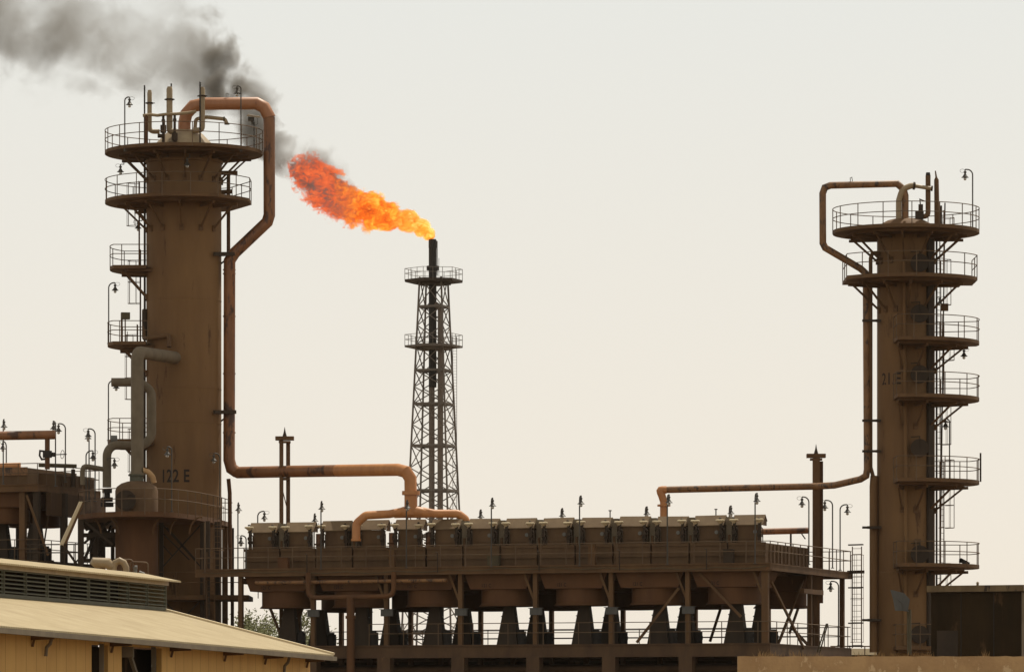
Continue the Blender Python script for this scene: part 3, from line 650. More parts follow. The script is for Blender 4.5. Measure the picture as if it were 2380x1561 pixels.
b = MB(); B.box(b, -.05, .2, 6, 9.6, Z(1374,250)-.12, Z(1374,250)+.12)
for s_ in cols[1:]: B.box(b, s_-.1, s_+.1, .5, 14.4, ZD-.75, ZD-.45)
b.build('cross_beam', 'steel', tP)
for s_, v_, sd in ((cols[6],.15,1),(cols[5],.15,1),(cols[4],.15,-1),(cols[3],.15,1),(cols[2],.15,-1),(cols[1],.15,-1)):
    b = MB(); zz = 8.12; B.box(b, s_-.42, s_+.22, v_-.1, v_+.05, zz-.17, zz+.17); B.box(b, s_-.46, s_+.30, v_-.14, v_+.1, zz+.17, zz+.2); b.build('junction_box', 'lampgrey', tP)
pts = []; k = 0.0
while k < 31: pts.append(B.P(k, -.07, ZD-.14-.10*abs(math.sin(k*1.1))-.05*math.sin(k*.37))); k += .35
tubeobj('cable', pts, .018, 'olive', tP, n=6)
for s_ in (3.3, 7.9, 12.2, 17.7, 24.9):
    tubeobj('conduit', [B.P(s_,-.08,ZD-.3), B.P(s_,-.08,ZD+.7), B.P(s_+.12,.0,ZD+.75)], .025, 'dark', tP, n=6)
# rack under the lower deck
t = thing('pipe_rack', tuple(B.P(15,4,0)), 'dark rack of pipes and beams below the lower deck of the long bank', 'pipe rack')
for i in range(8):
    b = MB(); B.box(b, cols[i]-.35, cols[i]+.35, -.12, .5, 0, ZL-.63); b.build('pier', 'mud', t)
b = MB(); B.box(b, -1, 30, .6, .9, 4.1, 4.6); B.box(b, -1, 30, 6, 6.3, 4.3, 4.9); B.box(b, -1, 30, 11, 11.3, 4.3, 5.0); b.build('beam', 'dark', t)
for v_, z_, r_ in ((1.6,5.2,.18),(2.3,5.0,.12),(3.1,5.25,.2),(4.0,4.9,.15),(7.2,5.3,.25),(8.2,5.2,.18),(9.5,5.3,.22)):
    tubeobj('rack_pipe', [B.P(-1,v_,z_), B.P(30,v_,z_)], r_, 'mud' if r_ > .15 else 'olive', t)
t = thing('dark_backdrop', tuple(B.P(15,18,0)), 'added long low dark block closing the view beneath the long bank', 'building')  # added block, keeps the space under the lower deck dark
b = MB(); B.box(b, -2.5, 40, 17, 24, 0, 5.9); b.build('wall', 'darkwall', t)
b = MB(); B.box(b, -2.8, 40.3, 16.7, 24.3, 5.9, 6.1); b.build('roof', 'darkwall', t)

# air coolers (roofed header modules)
sL, sR_ = B.sx(582,1.3), B.sx(1766,1.3); capw = 1.32; pitch = (sL-sR_-capw)/13
ordn = ['first','second','third','fourth','fifth','sixth','seventh']
def cooler(fr, s0, label, zd=ZD, grp='air coolers in a row on the long bank'):
    """s0 = right cap position"""
    t = thing('air_cooler', tuple(fr.P(s0,1.2,zd)), label, 'air cooler', grp); s1 = s0+capw; P = fr.P
    b = MB(); fr.box(b, s0-.30, s1+.30, 1.3, 9.2, zd, zd+1.06)
    for k in range(11): fr.box(b, s0-.36, s0-.301, 1.9+k*.66, 2.05+k*.66, zd+.1, zd+1.0)
    fr.box(b, s0-.32, s1+.32, 1.24, 1.3, zd+.95, zd+1.1); fr.box(b, s0-.3, s1+.3, 1.22, 1.3, zd+.42, zd+.52); b.build('tube_bundle', 'box', t)
    b = MB(); fr.box(b, s0+.10, s1-.10, 1.42, 1.95, zd+1.1, zd+1.98); fr.box(b, s0+.08, s1-.08, 1.38, 1.42, zd+1.28, zd+1.34); b.build('header_box', 'box', t)
    z0, z1 = zd+1.985, zd+2.50; b = MB(); q0, q1 = s0-.16, s1+.16
    b.hexa([P(q1,1.3,z0-.04),P(q0,1.3,z0-.04),P(q0,1.78,z1-.04),P(q1,1.78,z1-.04),P(q1,1.3,z0),P(q0,1.3,z0),P(q0,1.78,z1),P(q1,1.78,z1)])
    b.hexa([P(q1,1.78,z1-.04),P(q0,1.78,z1-.04),P(q0,2.1,z1-.34),P(q1,2.1,z1-.34),P(q1,1.78,z1),P(q0,1.78,z1),P(q0,2.1,z1-.30),P(q1,2.1,z1-.30)])
    b.build('roof', 'tan', t)
    for qs in (q0+.03, q1-.03):
        b = MB(); b.add([P(qs,1.4,z0-.05), P(qs,1.78,z1-.05), P(qs,2.08,z1-.33), P(qs,2.08,z0-.05)], [(0,1,2,3)]); b.build('gable', 'box', t)
    for s_ in (s0, s1):
        b = MB(); fr.box(b, s_-.06, s_+.06, 1.20, 1.38, zd+1.1, zd+2.12); fr.box(b, s_-.11, s_+.11, 1.2, 1.36, zd+1.35, zd+1.5)
        b.tube([P(s_,1.16,zd+1.62), P(s_,1.26,zd+1.62)], .12, 12); b.tube([P(s_-.2,1.15,zd+1.1), P(s_-.2,1.15,zd+1.75), P(s_-.1,1.2,zd+1.85)], .025, 6); b.build('shutter_arm', 'dark', t)
        b = MB(); b.lathe([(.05,-.14),(.10,-.09),(.19,-.02),(.235,.0),(.235,.06),(.20,.075)], P(s_,1.12,zd+2.19), 18); b.build('cap', 'disc', t)
        MB().lathe([(.07,0),(.07,.05),(.03,.09)], P(s_,1.12,zd+2.262), 8).build('knob', 'dark', t)
    MB().tube([P(s0+.28,1.38,zd+1.63), P(s0+.28,1.41,zd+1.63)], .10, 12).build('gauge', 'galv', t)
    return t
c0 = None
for i in range(14):
    n = 13-i   # from the left
    lab = ('leftmost roofed air cooler of the long bank' if n == 0 else 'rightmost roofed air cooler of the long bank' if n == 13 else
           ordn[n]+' roofed air cooler from the left end of the long bank' if n < 7 else ordn[13-n]+' roofed air cooler from the right end of the long bank')
    s0 = sR_+i*pitch
    if c0 is None: c0 = cooler(B, s0, lab); ci = s0
    else:
        c = copy_tree(c0, B.u*(s0-ci)); c['label'] = lab
        for ch in c.children:
            if ch.name.startswith('roof'): ch.location.z += random.uniform(-.03,.035); ch.rotation_euler = (R(random.uniform(-.5,.5)), R(random.uniform(-.7,.7)), 0)
            if ch.name.startswith('cap') or ch.name.startswith('knob'): ch.location.z += random.uniform(-.03,.02)
# covers and stubs in the gaps between coolers
for k, (i, kind) in enumerate(((10,'g'),(7,'g'),(12,'g'),(11,'r'),(9,'r'),(8,'r'),(6,'g'),(5,'g'),(4,'g'),(3,'g'),(2,'g'),(1,'g'),(0,'g'))):
    sm = sR_+i*pitch+capw+(pitch-capw)/2
    names = {10:'third gap',7:'sixth gap',12:'first gap',11:'second gap',9:'fourth gap',8:'fifth gap',6:'seventh gap',5:'eighth gap',4:'ninth gap',3:'tenth gap',2:'eleventh gap',1:'twelfth gap',0:'last gap'}
    if kind == 'g':
        t = thing('duct_cover', tuple(B.P(sm,1.6,ZD+1.1)), 'grey upright cover plate in the %s from the left between coolers' % names[i] if i else 'grey upright cover plate between the last two coolers at the right end', 'duct cover', 'cover plates between coolers')
        b = MB(); B.box(b, sm-.15, sm+.15, 1.5, 1.9, ZD+1.1, ZD+2.0); B.box(b, sm-.19, sm+.19, 1.5, 2.0, ZD+2.0, ZD+2.40); B.box(b, sm-.66, sm+.66, 2.15, 2.3, ZD+1.06, ZD+2.3); b.build('cover', 'greyp', t)
        tubeobj('drain_pipe', [B.P(sm,1.5,ZD), B.P(sm,1.5,ZD+1.5)], .07, 'steel', t, n=8)
    else:
        t = thing('inlet_stub', tuple(B.P(sm,1.7,ZD+1.1)), 'short red-brown pipe stub in the %s from the left between coolers' % names[i], 'pipe stub', 'red pipe stubs between coolers')
        tubeobj('stub', [B.P(sm,1.7,ZD), B.P(sm,1.7,ZD+1.85)], .17, 'rust', t)
        b = MB(); flange(b, B.P(sm,1.7,ZD+1.3), (0,0,1), .25, .04); b.build('flange', 'hood', t)
        tubeobj('tie_rod', [B.P(sm-.15,1.7,ZD+1.85), B.P(sm+.12,1.9,ZD+2.4)], .02, 'dark', t, n=6)
t = thing('rusty_header', tuple(B.P(.5,9,ZD)), 'rusty horizontal pipe behind the right end of the cooler row', 'pipe')
YY = 256; tubeobj('pipe', [W(1760,1235,YY), W(1878,1232,YY)], .17, 'rust', t)
b = MB(); b.bar(W(1838,1238,YY), W(1838,1300,YY), .1); b.bar(W(1862,1238,YY), W(1872,1252,YY), .06); b.build('saddle', 'dark', t)

# fan hoods, motors and pedestals below
def fan(fr, sc_, v0, label, zd=ZD, zl=ZL, num=None, grp='fan hoods under the long bank'):
    t = thing('fan_hood', tuple(fr.P(sc_,v0+1.6,zl)), label, 'fan hood', grp); P = fr.P
    z0, z1 = zd-1.15, zd-.38; a, c_ = 1.82, 1.52; b = MB()
    b.hexa([P(sc_+c_,v0+.04,z0),P(sc_-c_,v0+.04,z0),P(sc_-c_,v0+2.9,z0),P(sc_+c_,v0+2.9,z0),P(sc_+a,v0,z1),P(sc_-a,v0,z1),P(sc_-a,v0+3.2,z1),P(sc_+a,v0+3.2,z1)]); b.build('hood', 'hood', t)
    ce = P(sc_, v0+1.48, z0); b = MB(); b.lathe([(1.40,0),(1.34,-.04),(1.34,-.72),(1.42,-.80),(1.46,-.86),(1.30,-.86),(1.22,-.5)], ce, 40, caps=False); b.build('fan_ring', 'hood', t)
    b = MB(); b.lathe([(.16,-.8),(.16,-.5),(.1,-.45)], ce, 12)
    for k in range(6):
        q = R(60*k+10); d = V((math.cos(q), math.sin(q), 0)); e_ = V((-d.y, d.x, 0)); p0 = ce+d*.12+V((0,0,-.62)); p1 = ce+d*1.2+V((0,0,-.62))
        b.hexa([p0-e_*.08, p1-e_*.14+V((0,0,-.02)), p1+e_*.14+V((0,0,.05)), p0+e_*.08+V((0,0,.05)), p0-e_*.08+V((0,0,.02)), p1-e_*.14, p1+e_*.14+V((0,0,.07)), p0+e_*.08+V((0,0,.07))])
    b.build('fan', 'dark', t)
    if num: text_on(t, num, .26, lambda u, v: P(sc_+.9-u, v0+.02-.001*v-.01, z0+.1+v), bold=.004)
    return t
def pedestal(fr, sc_, v0, label, zt_, zl, grp='fan drive pedestals under the long bank'):
    P = fr.P; t = thing('drive_pedestal', tuple(P(sc_,v0,zl)), label, 'pedestal', grp)
    b = MB(); b.hexa([P(sc_+.62,v0-.35,zl),P(sc_-.50,v0-.35,zl),P(sc_-.50,v0+.35,zl),P(sc_+.62,v0+.35,zl),P(sc_+.27,v0-.2,zt_),P(sc_-.27,v0-.2,zt_),P(sc_-.27,v0+.2,zt_),P(sc_+.27,v0+.2,zt_)])
    b.build('stand', 'dark', t)
    b = MB(); q = P(sc_-.62, v0, zl+.42); b.tube([q+V((0,0,-.36)), q+V((0,0,.30))], .24, 14); b.tube([q+V((0,0,.30)), q+V((0,0,.4))], .15, 12); b.box((q.x+.18,q.y-.15,q.z), .14, .14, .2); fr.box(b, sc_-.95, sc_-.3, v0-.25, v0+.25, zl, zl+.08); b.build('motor', 'black', t)
    b = MB()
    for hh in (.5, 1.5):
        for sg in (-1, 1):
            f_ = 1-hh/(zt_-zl); b.tube([P(sc_+sg*(.27+.32*f_)+.03*sg, v0-.1, zl+hh), P(sc_+sg*(.33+.32*f_)+.03*sg, v0-.1, zl+hh)], .035, 6)
    b.build('bolt', 'galv', t)
    return t
f0 = p0_ = f1 = p1_ = None
for i in range(7):
    sc_ = cols[i]+2.12; n = 6-i; w_ = 'leftmost' if n == 0 else 'rightmost' if n == 6 else 'middle' if n == 3 else ('%s from left' % ordn[n] if n < 3 else '%s from right' % ordn[6-n])
    nm = '121 C'
    if f0 is None:
        f0 = fan(B, sc_, .55, '', num=nm); p0_ = pedestal(B, sc_-.15, 2.0, '', ZD-2.0, ZL); f1 = fan(B, sc_, 8.9, ''); p1_ = pedestal(B, sc_-.2, 6.2, '', ZD-2.0, ZL); sc0 = sc_
        L_ = (f0, p0_, f1, p1_)
    else: L_ = [copy_tree(q, B.u*(sc_-sc0)) for q in (f0, p0_, f1, p1_)]
    L_[0]['label'] = 'numbered red-brown fan hood under the long bank, front row, %s' % w_
    L_[1]['label'] = 'dark tapering fan pedestal under the front hood, %s of the bank' % w_
    L_[2]['label'] = 'red-brown fan hood under the long bank, back row, %s' % w_
    L_[3]['label'] = 'dark tapering fan pedestal in the second row, %s of the bank' % w_
for k, (s_, v_, w_, h_) in enumerate(((2.1,.5,.5,.7),(9.4,.45,.35,1.0),(14.6,.5,.6,.5),(20.3,.5,.3,.9),(26.2,.45,.55,.6))):
    lb = ('small brown cabinet standing by the rail near the right end of the upper deck','narrow upright brown cabinet by the rail left of the rightmost coolers','low brown cabinet by the rail near the middle of the upper deck','slim upright brown cabinet by the rail below the orange manifold','low brown cabinet by the rail under the leftmost coolers')[k]
    b = MB(); B.box(b, s_, s_+w_, v_, v_+.3, ZD, ZD+h_); B.box(b, s_-.03, s_+w_+.03, v_-.03, v_+.33, ZD+h_, ZD+h_+.04); tag(b.build('cabinet', ('dark','steel','olive','steel','hood')[k], loc=B.P(s_,v_,ZD)), lb, 'cabinet', 'cabinets on the upper deck')
# cooling water pipework in front, lower left of the bank
def onb(px, py, v):
    s_ = B.sx(px, v); p = B.P(s_, v, 0); return V((p.x, p.y, Z(py, p.y)))
t = thing('drain_manifold', tuple(onb(815,1561,-.35)), 'brown U-shaped pipe with central downpipe hung under the long bank', 'pipe')
MB().tube(elbow([onb(716,1330,-.35), onb(716,1388.5,-.35), onb(815,1387,-.35), onb(915,1385,-.35), onb(915,1328,-.35)], .45, 5), .13, 14).build('manifold', 'hood', t)
b = MB(); q = onb(815,1387,-.35); b.tube([q, V((q.x,q.y,0))], .21, 16); b.tube([V((q.x,q.y,q.z-.95)), V((q.x,q.y,q.z-1.1))], .27, 16); b.build('downpipe', 'hood', t)
t = thing('header_pipe', tuple(onb(800,1352,-.1)), 'thin horizontal red-brown pipe under the left part of the long bank', 'pipe')
MB().tube([onb(594,1354,-.12), onb(1038,1348,-.12)], .10, 12).build('pipe', 'rust2', t)
# ladders at the right end
t = thing('cage_ladder', tuple(B.P(-.3,15.2,ZL)), 'tall caged ladder at the right end of the long bank', 'ladder')
q = B.P(-.35,15.0,0)
ladder(t, (q.x,q.y,0), ZL, ZD+1.35, B.u, (0,-1,0), cage=True, w=.5, m='steel', cagez=.3)
for zz, tk in ((ZL+.1,.07), (Z(1448,258),.07), (Z(1366,258),.07), (Z(1330,258),.16), (Z(1267,258),.07)):
    b = MB(); b.bar(B.P(.1,15.0,zz), B.P(-.75,14.7,zz), tk*2, tk); b.build('tie', 'dark', t)
b = MB(); b.bar(W(1938,1339,257), W(1973,1342,257), .35, .06); tag(b.build('tray', 'dark', loc=B.P(1.5,14.8,Z(1341,256))), 'thin dark tray slung below the right corner of the upper deck', 'tray')
t = thing('step_ladder', tuple(onb(1905,1516,10)), 'leaning step ladder at the lower deck right end', 'ladder')
b = MB(); b.tube([W(1899,1516,250), W(1921,1448,250)], .035, 6); b.tube([W(1905,1516,251), W(1924,1448,251)], .035, 6)
for k in range(6): b.tube([W(1901+3.4*k,1508-10.5*k,250), W(1907+3*k,1508-10.5*k,251)], .02, 5)
b.build('stringer', 'olive', t)
# lamps on the bank
fl = [(746,1165.6),(944.5,1163),(1142,1158),(1347,1153),(1551,1150),(1755,1147)]
nms = ['leftmost','second from left','third from left','third from right','second from right','rightmost']
for i, (px_, tp_) in enumerate(fl):
    p = B.P(B.sx(px_,.0),-.02,0); lamp(px_, tp_, Z0 if False else YH-(ZD-.05-CZ)*F/p.y, p.y, px_+3, 'end-on lamp on the front rail of the long bank, %s of the six' % nms[i], dy=-.55)
bl = [(730,1194),(1115,1185),(1304,1182),(1500,1178),(1695,1176)]
nms = ['behind the second cooler from left','behind the coolers right of the orange manifold','near the middle of the row','left of the orange down leg','behind the rightmost coolers']
for i, (px_, tp_) in enumerate(bl):
    p = B.P(B.sx(px_,9),9,0); lamp(px_, tp_, YH-(ZD-CZ)*F/p.y, p.y, px_+3, 'lamp head peeping over the cooler roofs, '+nms[i], dy=-.5)
p = B.P(B.sx(599,9),9,0); lamp(599,1187.5,YH-(ZD-CZ)*F/p.y,p.y,614.5,'gooseneck lamp above the leftmost cooler roof, leaning right')
lamp(572,1244,1322,252.5,560,'low gooseneck lamp left of the first cooler, leaning left')
lamp(1880,1154,1312,250.2,1864,'gooseneck lamp leaning left, just left of the single broad post')
lamp(1935,1162,1320,254.4,1917,'gooseneck lamp leaning left, just right of the single broad post')
lamp(1952.6,1172,1325,255.6,1969.6,'gooseneck lamp leaning right at the far right end of the upper deck')
lamp(1949,1350,1500,254,1930.7,'gooseneck lamp on the lower deck left of the caged ladder')
for lab, px_, tp_, v_ in (('thin short vent stem left of the orange down leg above the roofs', 1418, 1187, 3),('thin short vent stem near the right end above the roofs', 1664, 1184, 3)):
    p = B.P(B.sx(px_,v_),v_,0); b = MB(); b.tube([V((p.x,p.y,ZD+2.4)), V((p.x,p.y,Z(tp_,p.y)))], .03, 6); b.tube([V((p.x,p.y,Z(tp_,p.y))), V((p.x,p.y,Z(tp_,p.y)+.05))], .08, 8)
    tag(b.build('air_vent', 'dark', loc=(p.x,p.y,ZD+2.4)), lab, 'vent', 'thin vent stems above the cooler roofs')

# ------------------------------------------------------------ far left bank
B2 = Fr(X(88,256.0), 256.0); Z2 = 15.04
t = thing('cooler_platform', tuple(B2.P(0,0,0)), 'dark cooler platform cut off by the left picture edge', 'steel structure', 'cooler platforms')
deckpart(B2, t, 9, 8, Z2); deckpart(B2, t, 9, 8, Z2-4.0, 'lower_deck', .5, 'mud')
railing([P2(B2,9,.05), P2(B2,.05,.05), P2(B2,.05,7.9), P2(B2,9,7.9)], Z2, t, step=1.1)
railing([P2(B2,9,.05), P2(B2,.05,.05), P2(B2,.05,7.9)], Z2-4.0, t, step=1.6, name='lower_railing')
for s_, v_ in ((.2,.3),(1.0,.3),(4.6,.3),(-.35,2.5),(.2,7.5),(4.6,7.5)):
    b = MB(); B2.box(b, s_-.16, s_+.16, v_-.15, v_+.15, 0, Z2-.37); b.build('column', 'steel' if s_ == 1.0 else 'dark', t)
b = MB(); b.bar(W(62,1150,255.5), W(112,1290,255.5), .09, .12); b.build('brace', 'steel', t)
b = MB(); b.bar(W(118,1160,259), W(100,1280,259), .08); b.build('brace', 'steel', t)
b = MB(); B2.box(b, -.3, .0, 1, 8, Z2-1.6, Z2-.4); b.build('side_panel', 'mud', t)
c = thing('air_cooler', tuple(B2.P(1.5,1,Z2)), 'low brown cooler casing behind the rails at the left picture edge', 'air cooler')
b = MB(); B2.box(b, 1.2, 8, 1.2, 7.5, Z2, Z2+.95); b.build('casing', 'box', c)
b = MB(); B2.box(b, 1.15, 8.05, 1.13, 1.2, Z2+.55, Z2+.98); b.build('trim', 'rust2', c)
b = MB(); B2.box(b, .15, 1.1, 2.5, 7.5, Z2, Z2+.7); 
for k in range(8): B2.box(b, .1, .15, 2.6+k*.6, 2.75+k*.6, Z2+.05, Z2+.68)
b.build('side_casing', 'box', c)
fan(B2, 2.9, .6, 'dark fan hood under the platform at the left picture edge, right one', Z2, Z2-4, grp='fan hoods on the far left')
fan(B2, 6.8, .6, 'dark fan hood at the very left picture edge', Z2, Z2-4, grp='fan hoods on the far left')
fan(B2, 2.9, 4.4, 'rear fan hood of the far left platform, in shadow', Z2, Z2-4, grp='fan hoods on the far left')
pedestal(B2, 2.05-.9, 2.2, 'dark wide fan pedestal right of the light brown column, far left', Z2-2, Z2-4, 'pedestals on the far left')
pedestal(B2, 3.1, 2.2, 'dark fan pedestal at the left picture edge', Z2-2, Z2-4, 'pedestals on the far left')
t = thing('overhead_pipe', tuple(W(110,1022,253)), 'rusty red pipe entering from the left edge with a valved drop leg', 'pipe')
MB().tube([W(-60,1013,253), W(126,1010,253), W(129,1010,253)], [.235,.235,.2], 22).build('pipe', 'rust', t)
tubeobj('drop_leg', [W(110,1014,253), W(110,1090,253)], .13, 'hood', t)
b = MB(); b.tube([W(110,1047,253), W(110,1063,253)], .24, 16); b.tube([W(110,1055,253), W(128,1056,253)], .12, 10); b.tube([W(128,1056,253), W(155,1055,253)], .03, 6)
b.tube([W(110,1049,253), W(93,1047,253), W(92,1058,253), W(97,1067,253), W(108,1066,253)], .05, 8); b.build('valve', 'black', t)
hw = W(145,1055.5,253); b = MB(); b.tube([hw+V((.02*math.sin(R(a)), .1*math.cos(R(a)), .22*math.sin(R(a)))) + V((.08*math.cos(R(a)),0,0)) for a in range(0,360,24)], .015, 5, closed=True); b.build('handwheel', 'lamp', t)
tag(MB().tube([W(90,1080,258), W(178,1083,258)], .11, 12).build('olive_pipe', 'olive', loc=W(90,1080,258)), 'short olive horizontal pipe above the far left rails', 'pipe')
tag(MB().tube([W(170,1090,259), W(170,1130,259)], .11, 12).build('short_post', 'dark', loc=W(170,1130,259)), 'short dark post holding up the olive pipe', 'post')
tag(MB().tube([W(-40,1086,260), W(48,1083,260)], .2, 12).build('red_pipe', 'orange', loc=W(0,1086,260)), 'orange pipe behind the rails at the left picture edge', 'pipe')
# lower rails between far left bank and shed
t = thing('guard_rail', tuple(W(160,1310,252)), 'dark handrail crossing the gap left of the walkway columns', 'handrail')
b = MB(); 
for py in (1264, 1283): b.tube([W(60,py+1,252), W(190,py,252)], .035, 6)
for px_ in (70,105,150,172): b.tube([W(px_,1263,252), W(px_,1315,252)], .03, 6)
b.bar(W(150,1270,253), W(178,1310,253), .12); b.bar(W(196,1285,253), W(172,1310,253), .08); b.build('railing', 'dark', t)

# ------------------------------------------------------------ flare stack
YF = 500.0; xF = X(1008,YF)
tF = thing('flare_stack', (xF,YF,0), 'tall lattice flare tower burning in the distance between the columns', 'flare tower')
def offs(py): return (32+ (py-640)*.0500)/22.6/math.cos(R(29))
ztop = Z(640,YF)
def corner(k, py): r_ = offs(py); a = R(29+90*k+ (0)); return V((xF+r_*math.cos(a), YF+r_*math.sin(a), Z(py,YF)))
levels = [645,713,802,861,939,1036,1140,1245,1355,1470,1600,1740]
for k in range(4): MB().tube([corner(k,645), corner(k,1740)], .10, 8).build('leg', 'flare', tF)
for a_, b_ in zip(levels, levels[1:]):
    br = MB(); n = 2 if (b_-a_) > 72 else 1
    for q in range(n):
        u0 = a_+(b_-a_)*q/n; u1 = a_+(b_-a_)*(q+1)/n
        for k in range(4):
            br.tube([corner(k,u0), corner((k+1)%4,u1)], .06, 5); br.tube([corner(k,u1), corner((k+1)%4,u0)], .06, 5)
    br.build('cross_brace', 'flare', tF)
    br = MB()
    for k in range(4): br.bar(corner(k,b_), corner((k+1)%4,b_), .13, .22)
    br.bar(corner(0,b_), corner(2,b_), .1, .12); br.build('ring_beam', 'flare', tF)
for py, ry in ((650,.28),(803,.2)):
    z_ = Z(py,YF); oc = [(xF+3.0*math.cos(R(a)), YF+3.0*math.sin(R(a))) for a in range(10, 370, 60)]
    b = MB(); b.prism(oc, z_-ry, z_); inner = [(xF+(p[0]-xF)*.6, YF+(p[1]-YF)*.6) for p in oc]; b.prism(inner, z_-ry-.25, z_-ry-.003); o = b.build('platform', 'dark' if py < 700 else 'flare', tF)
    railing(oc, z_, o, h=1.1, step=1.0, r=.028, closed=True, m='flare')
b = MB(); b.tube([W(1005.5,900,YF), W(1005.5,575,YF)], .40, 20); b.build('flare_riser', 'black', tF)
b = MB(); b.tube([W(1005.5,576,YF), W(1005.5,560,YF), W(1005.5,556,YF)], [.42,.42,.36], 20); b.tube([W(1005.5,618,YF), W(1005.5,628,YF)], .62, 20); b.build('flare_tip', 'black', tF)
tubeobj('lower_riser', [W(1003.5,900,YF), W(1003.5,1735,YF)], .30, 'flarepipe', tF)
tubeobj('seal_pipe', elbow([W(1010,706,YF-.6), W(1024,715,YF-.6), W(1024,800,YF-.6), W(1022,1735,YF-.6)], .3, 3), .30, 'flarepipe', tF)
tubeobj('pilot_line', [W(1016,560,YF-.3), W(1016,640,YF-.3)], .05, 'dark', tF, n=8)
b = MB(); b.tube([W(1020,640,YF+1), W(1020,600,YF+1)], .03, 5); b.build('aerial', 'dark', tF)
q = corner(0,900)
ladder(tF, (X(1057,YF), YF, 0), Z(1300,YF), Z(806,YF)+1, (1,0,0), (.5,-.8,0), cage=False, m='flare', w=.4)
# flame
FS = [(1005,556,.16),(1001,550,.40),(992,540,.75),(980,530,1.05),(965,521,1.3),(947,514,1.5),(925,508,1.6),(905,503,1.7),(885,498,1.85),(865,492,1.95),(847,487,2.0),(830,482,2.05),(815,478,2.05),(800,471,2.1),(785,462,2.15),(772,452,2.2),(760,442,2.2),(748,430,2.1),(736,418,2.05),(724,408,1.95),(712,400,1.75),(702,396,1.4),(692,393,1.1),(683,391,.75),(675,390,.3),(673,390,.05)]
def interp(tab, t):
    x_ = t*(len(tab)-1); i = min(int(x_), len(tab)-2); f = x_-i; return [tab[i][k]*(1-f)+tab[i+1][k]*f for k in range(3)]
m = bpy.data.materials.new('flame'); m.use_nodes = True; n = m.node_tree; n.nodes.clear()
def mapr(inp, a, b_):
    q = N(n,'ShaderNodeMapRange'); q.inputs['From Min'].default_value = a; q.inputs['From Max'].default_value = b_; n.links.new(inp, q.inputs['Value']); return q.outputs[0]
def envelope(g, balls):
    """largest of 1 - distance/radius over a chain of balls: how deep inside the plume a point lies"""
    prev = None
    for p, r_ in balls:
        d = N(n,'ShaderNodeVectorMath', operation='DISTANCE'); d.inputs[1].default_value = p; n.links.new(g, d.inputs[0])
        q = N(n,'ShaderNodeMath', operation='MULTIPLY_ADD'); q.inputs[1].default_value = -1/r_; q.inputs[2].default_value = 1.0; n.links.new(d.outputs['Value'], q.inputs[0])
        if prev is None: prev = q.outputs[0]
        else:
            mm = N(n,'ShaderNodeMath', operation='SMOOTH_MAX'); mm.inputs[2].default_value = .12; n.links.new(prev, mm.inputs[0]); n.links.new(q.outputs[0], mm.inputs[1]); prev = mm.outputs[0]
    return prev
def mth(op, a, b_=None, c_=None):
    q = N(n,'ShaderNodeMath', operation=op)
    for k, x_ in enumerate((a, b_, c_)):
        if x_ is None: continue
        if isinstance(x_, (int, float)): q.inputs[k].default_value = x_
        else: n.links.new(x_, q.inputs[k])
    return q.outputs[0]
def noi(g, scale, det, dist=0, off=(0,0,0), rough=.6, sc=(1,1,1)):
    mp = N(n,'ShaderNodeMapping'); mp.inputs['Location'].default_value = off; mp.inputs['Rotation'].default_value = (0, R(25), 0); mp.inputs['Scale'].default_value = sc; n.links.new(g, mp.inputs[0])
    q = N(n,'ShaderNodeTexNoise'); q.inputs['Scale'].default_value = scale; q.inputs['Detail'].default_value = det; q.inputs['Distortion'].default_value = dist; q.inputs['Roughness'].default_value = rough
    n.links.new(mp.outputs[0], q.inputs['Vector']); return q.outputs[0]
def ramp_(inp, stops):
    r_ = N(n,'ShaderNodeValToRGB'); n.links.new(inp, r_.inputs[0]); e_ = r_.color_ramp.elements
    e_[0].position, e_[0].color = stops[0][0], (*stops[0][1],1); e_[1].position, e_[1].color = stops[-1][0], (*stops[-1][1],1)
    for p_, c_ in stops[1:-1]: q = e_.new(p_); q.color = (*c_,1)
    return r_.outputs[0]
def mixc(f, a, b_):
    q = N(n,'ShaderNodeMix', data_type='RGBA'); n.links.new(f, q.inputs[0]); n.links.new(a, q.inputs[6]); n.links.new(b_, q.inputs[7]); return q.outputs[2]
G = N(n,'ShaderNodeNewGeometry').outputs['Position']
sp_ = N(n,'ShaderNodeSeparateXYZ'); n.links.new(G, sp_.inputs[0]); tt = mapr(sp_.outputs['X'], X(1003,YF), X(680,YF))
balls = [(W(a, b_, YF), c_*.93+.05) for a, b_, c_ in FS[1:-3:2]]+[(W(a, b_, YF), c_*.95) for a, b_, c_ in FS[-6:-2]]+[(W(1004,554,YF), .42), (W(1002,550,YF), .60), (W(997,545,YF), .8)]
env = envelope(G, balls)
nbig = noi(G, .62, 5, .7, (0,0,0), .6, (.8,1,1)); nfine = noi(G, 1.6, 7, 1.3, (3,1,5), .62, (.8,1,1.1))
rag = mth('MULTIPLY_ADD', nbig, 1.9, -.95); rag = mth('ADD', rag, mth('MULTIPLY_ADD', nfine, 1.1, -.55))
amp = mapr(tt, -.02, 1.0); amp = mth('MULTIPLY_ADD', amp, 1.15, .40)
d_ = mth('ADD', mth('SUBTRACT', env, .10), mth('MULTIPLY', rag, amp))
f_ = mapr(d_, 0.0, .16)
n1 = mth('MULTIPLY_ADD', nfine, .55, mth('MULTIPLY', nbig, .45))
near = ramp_(n1, [(.34,(.75,.12,.01)),(.42,(1.05,.24,.015)),(.48,(1.2,.50,.04)),(.54,(1.3,.85,.15)),(.62,(1.5,1.3,.55))])
mid = ramp_(n1, [(.36,(.22,.035,.015)),(.42,(.60,.075,.012)),(.47,(.98,.135,.012)),(.53,(1.1,.22,.015)),(.58,(1.2,.45,.035)),(.66,(1.3,.8,.12))])
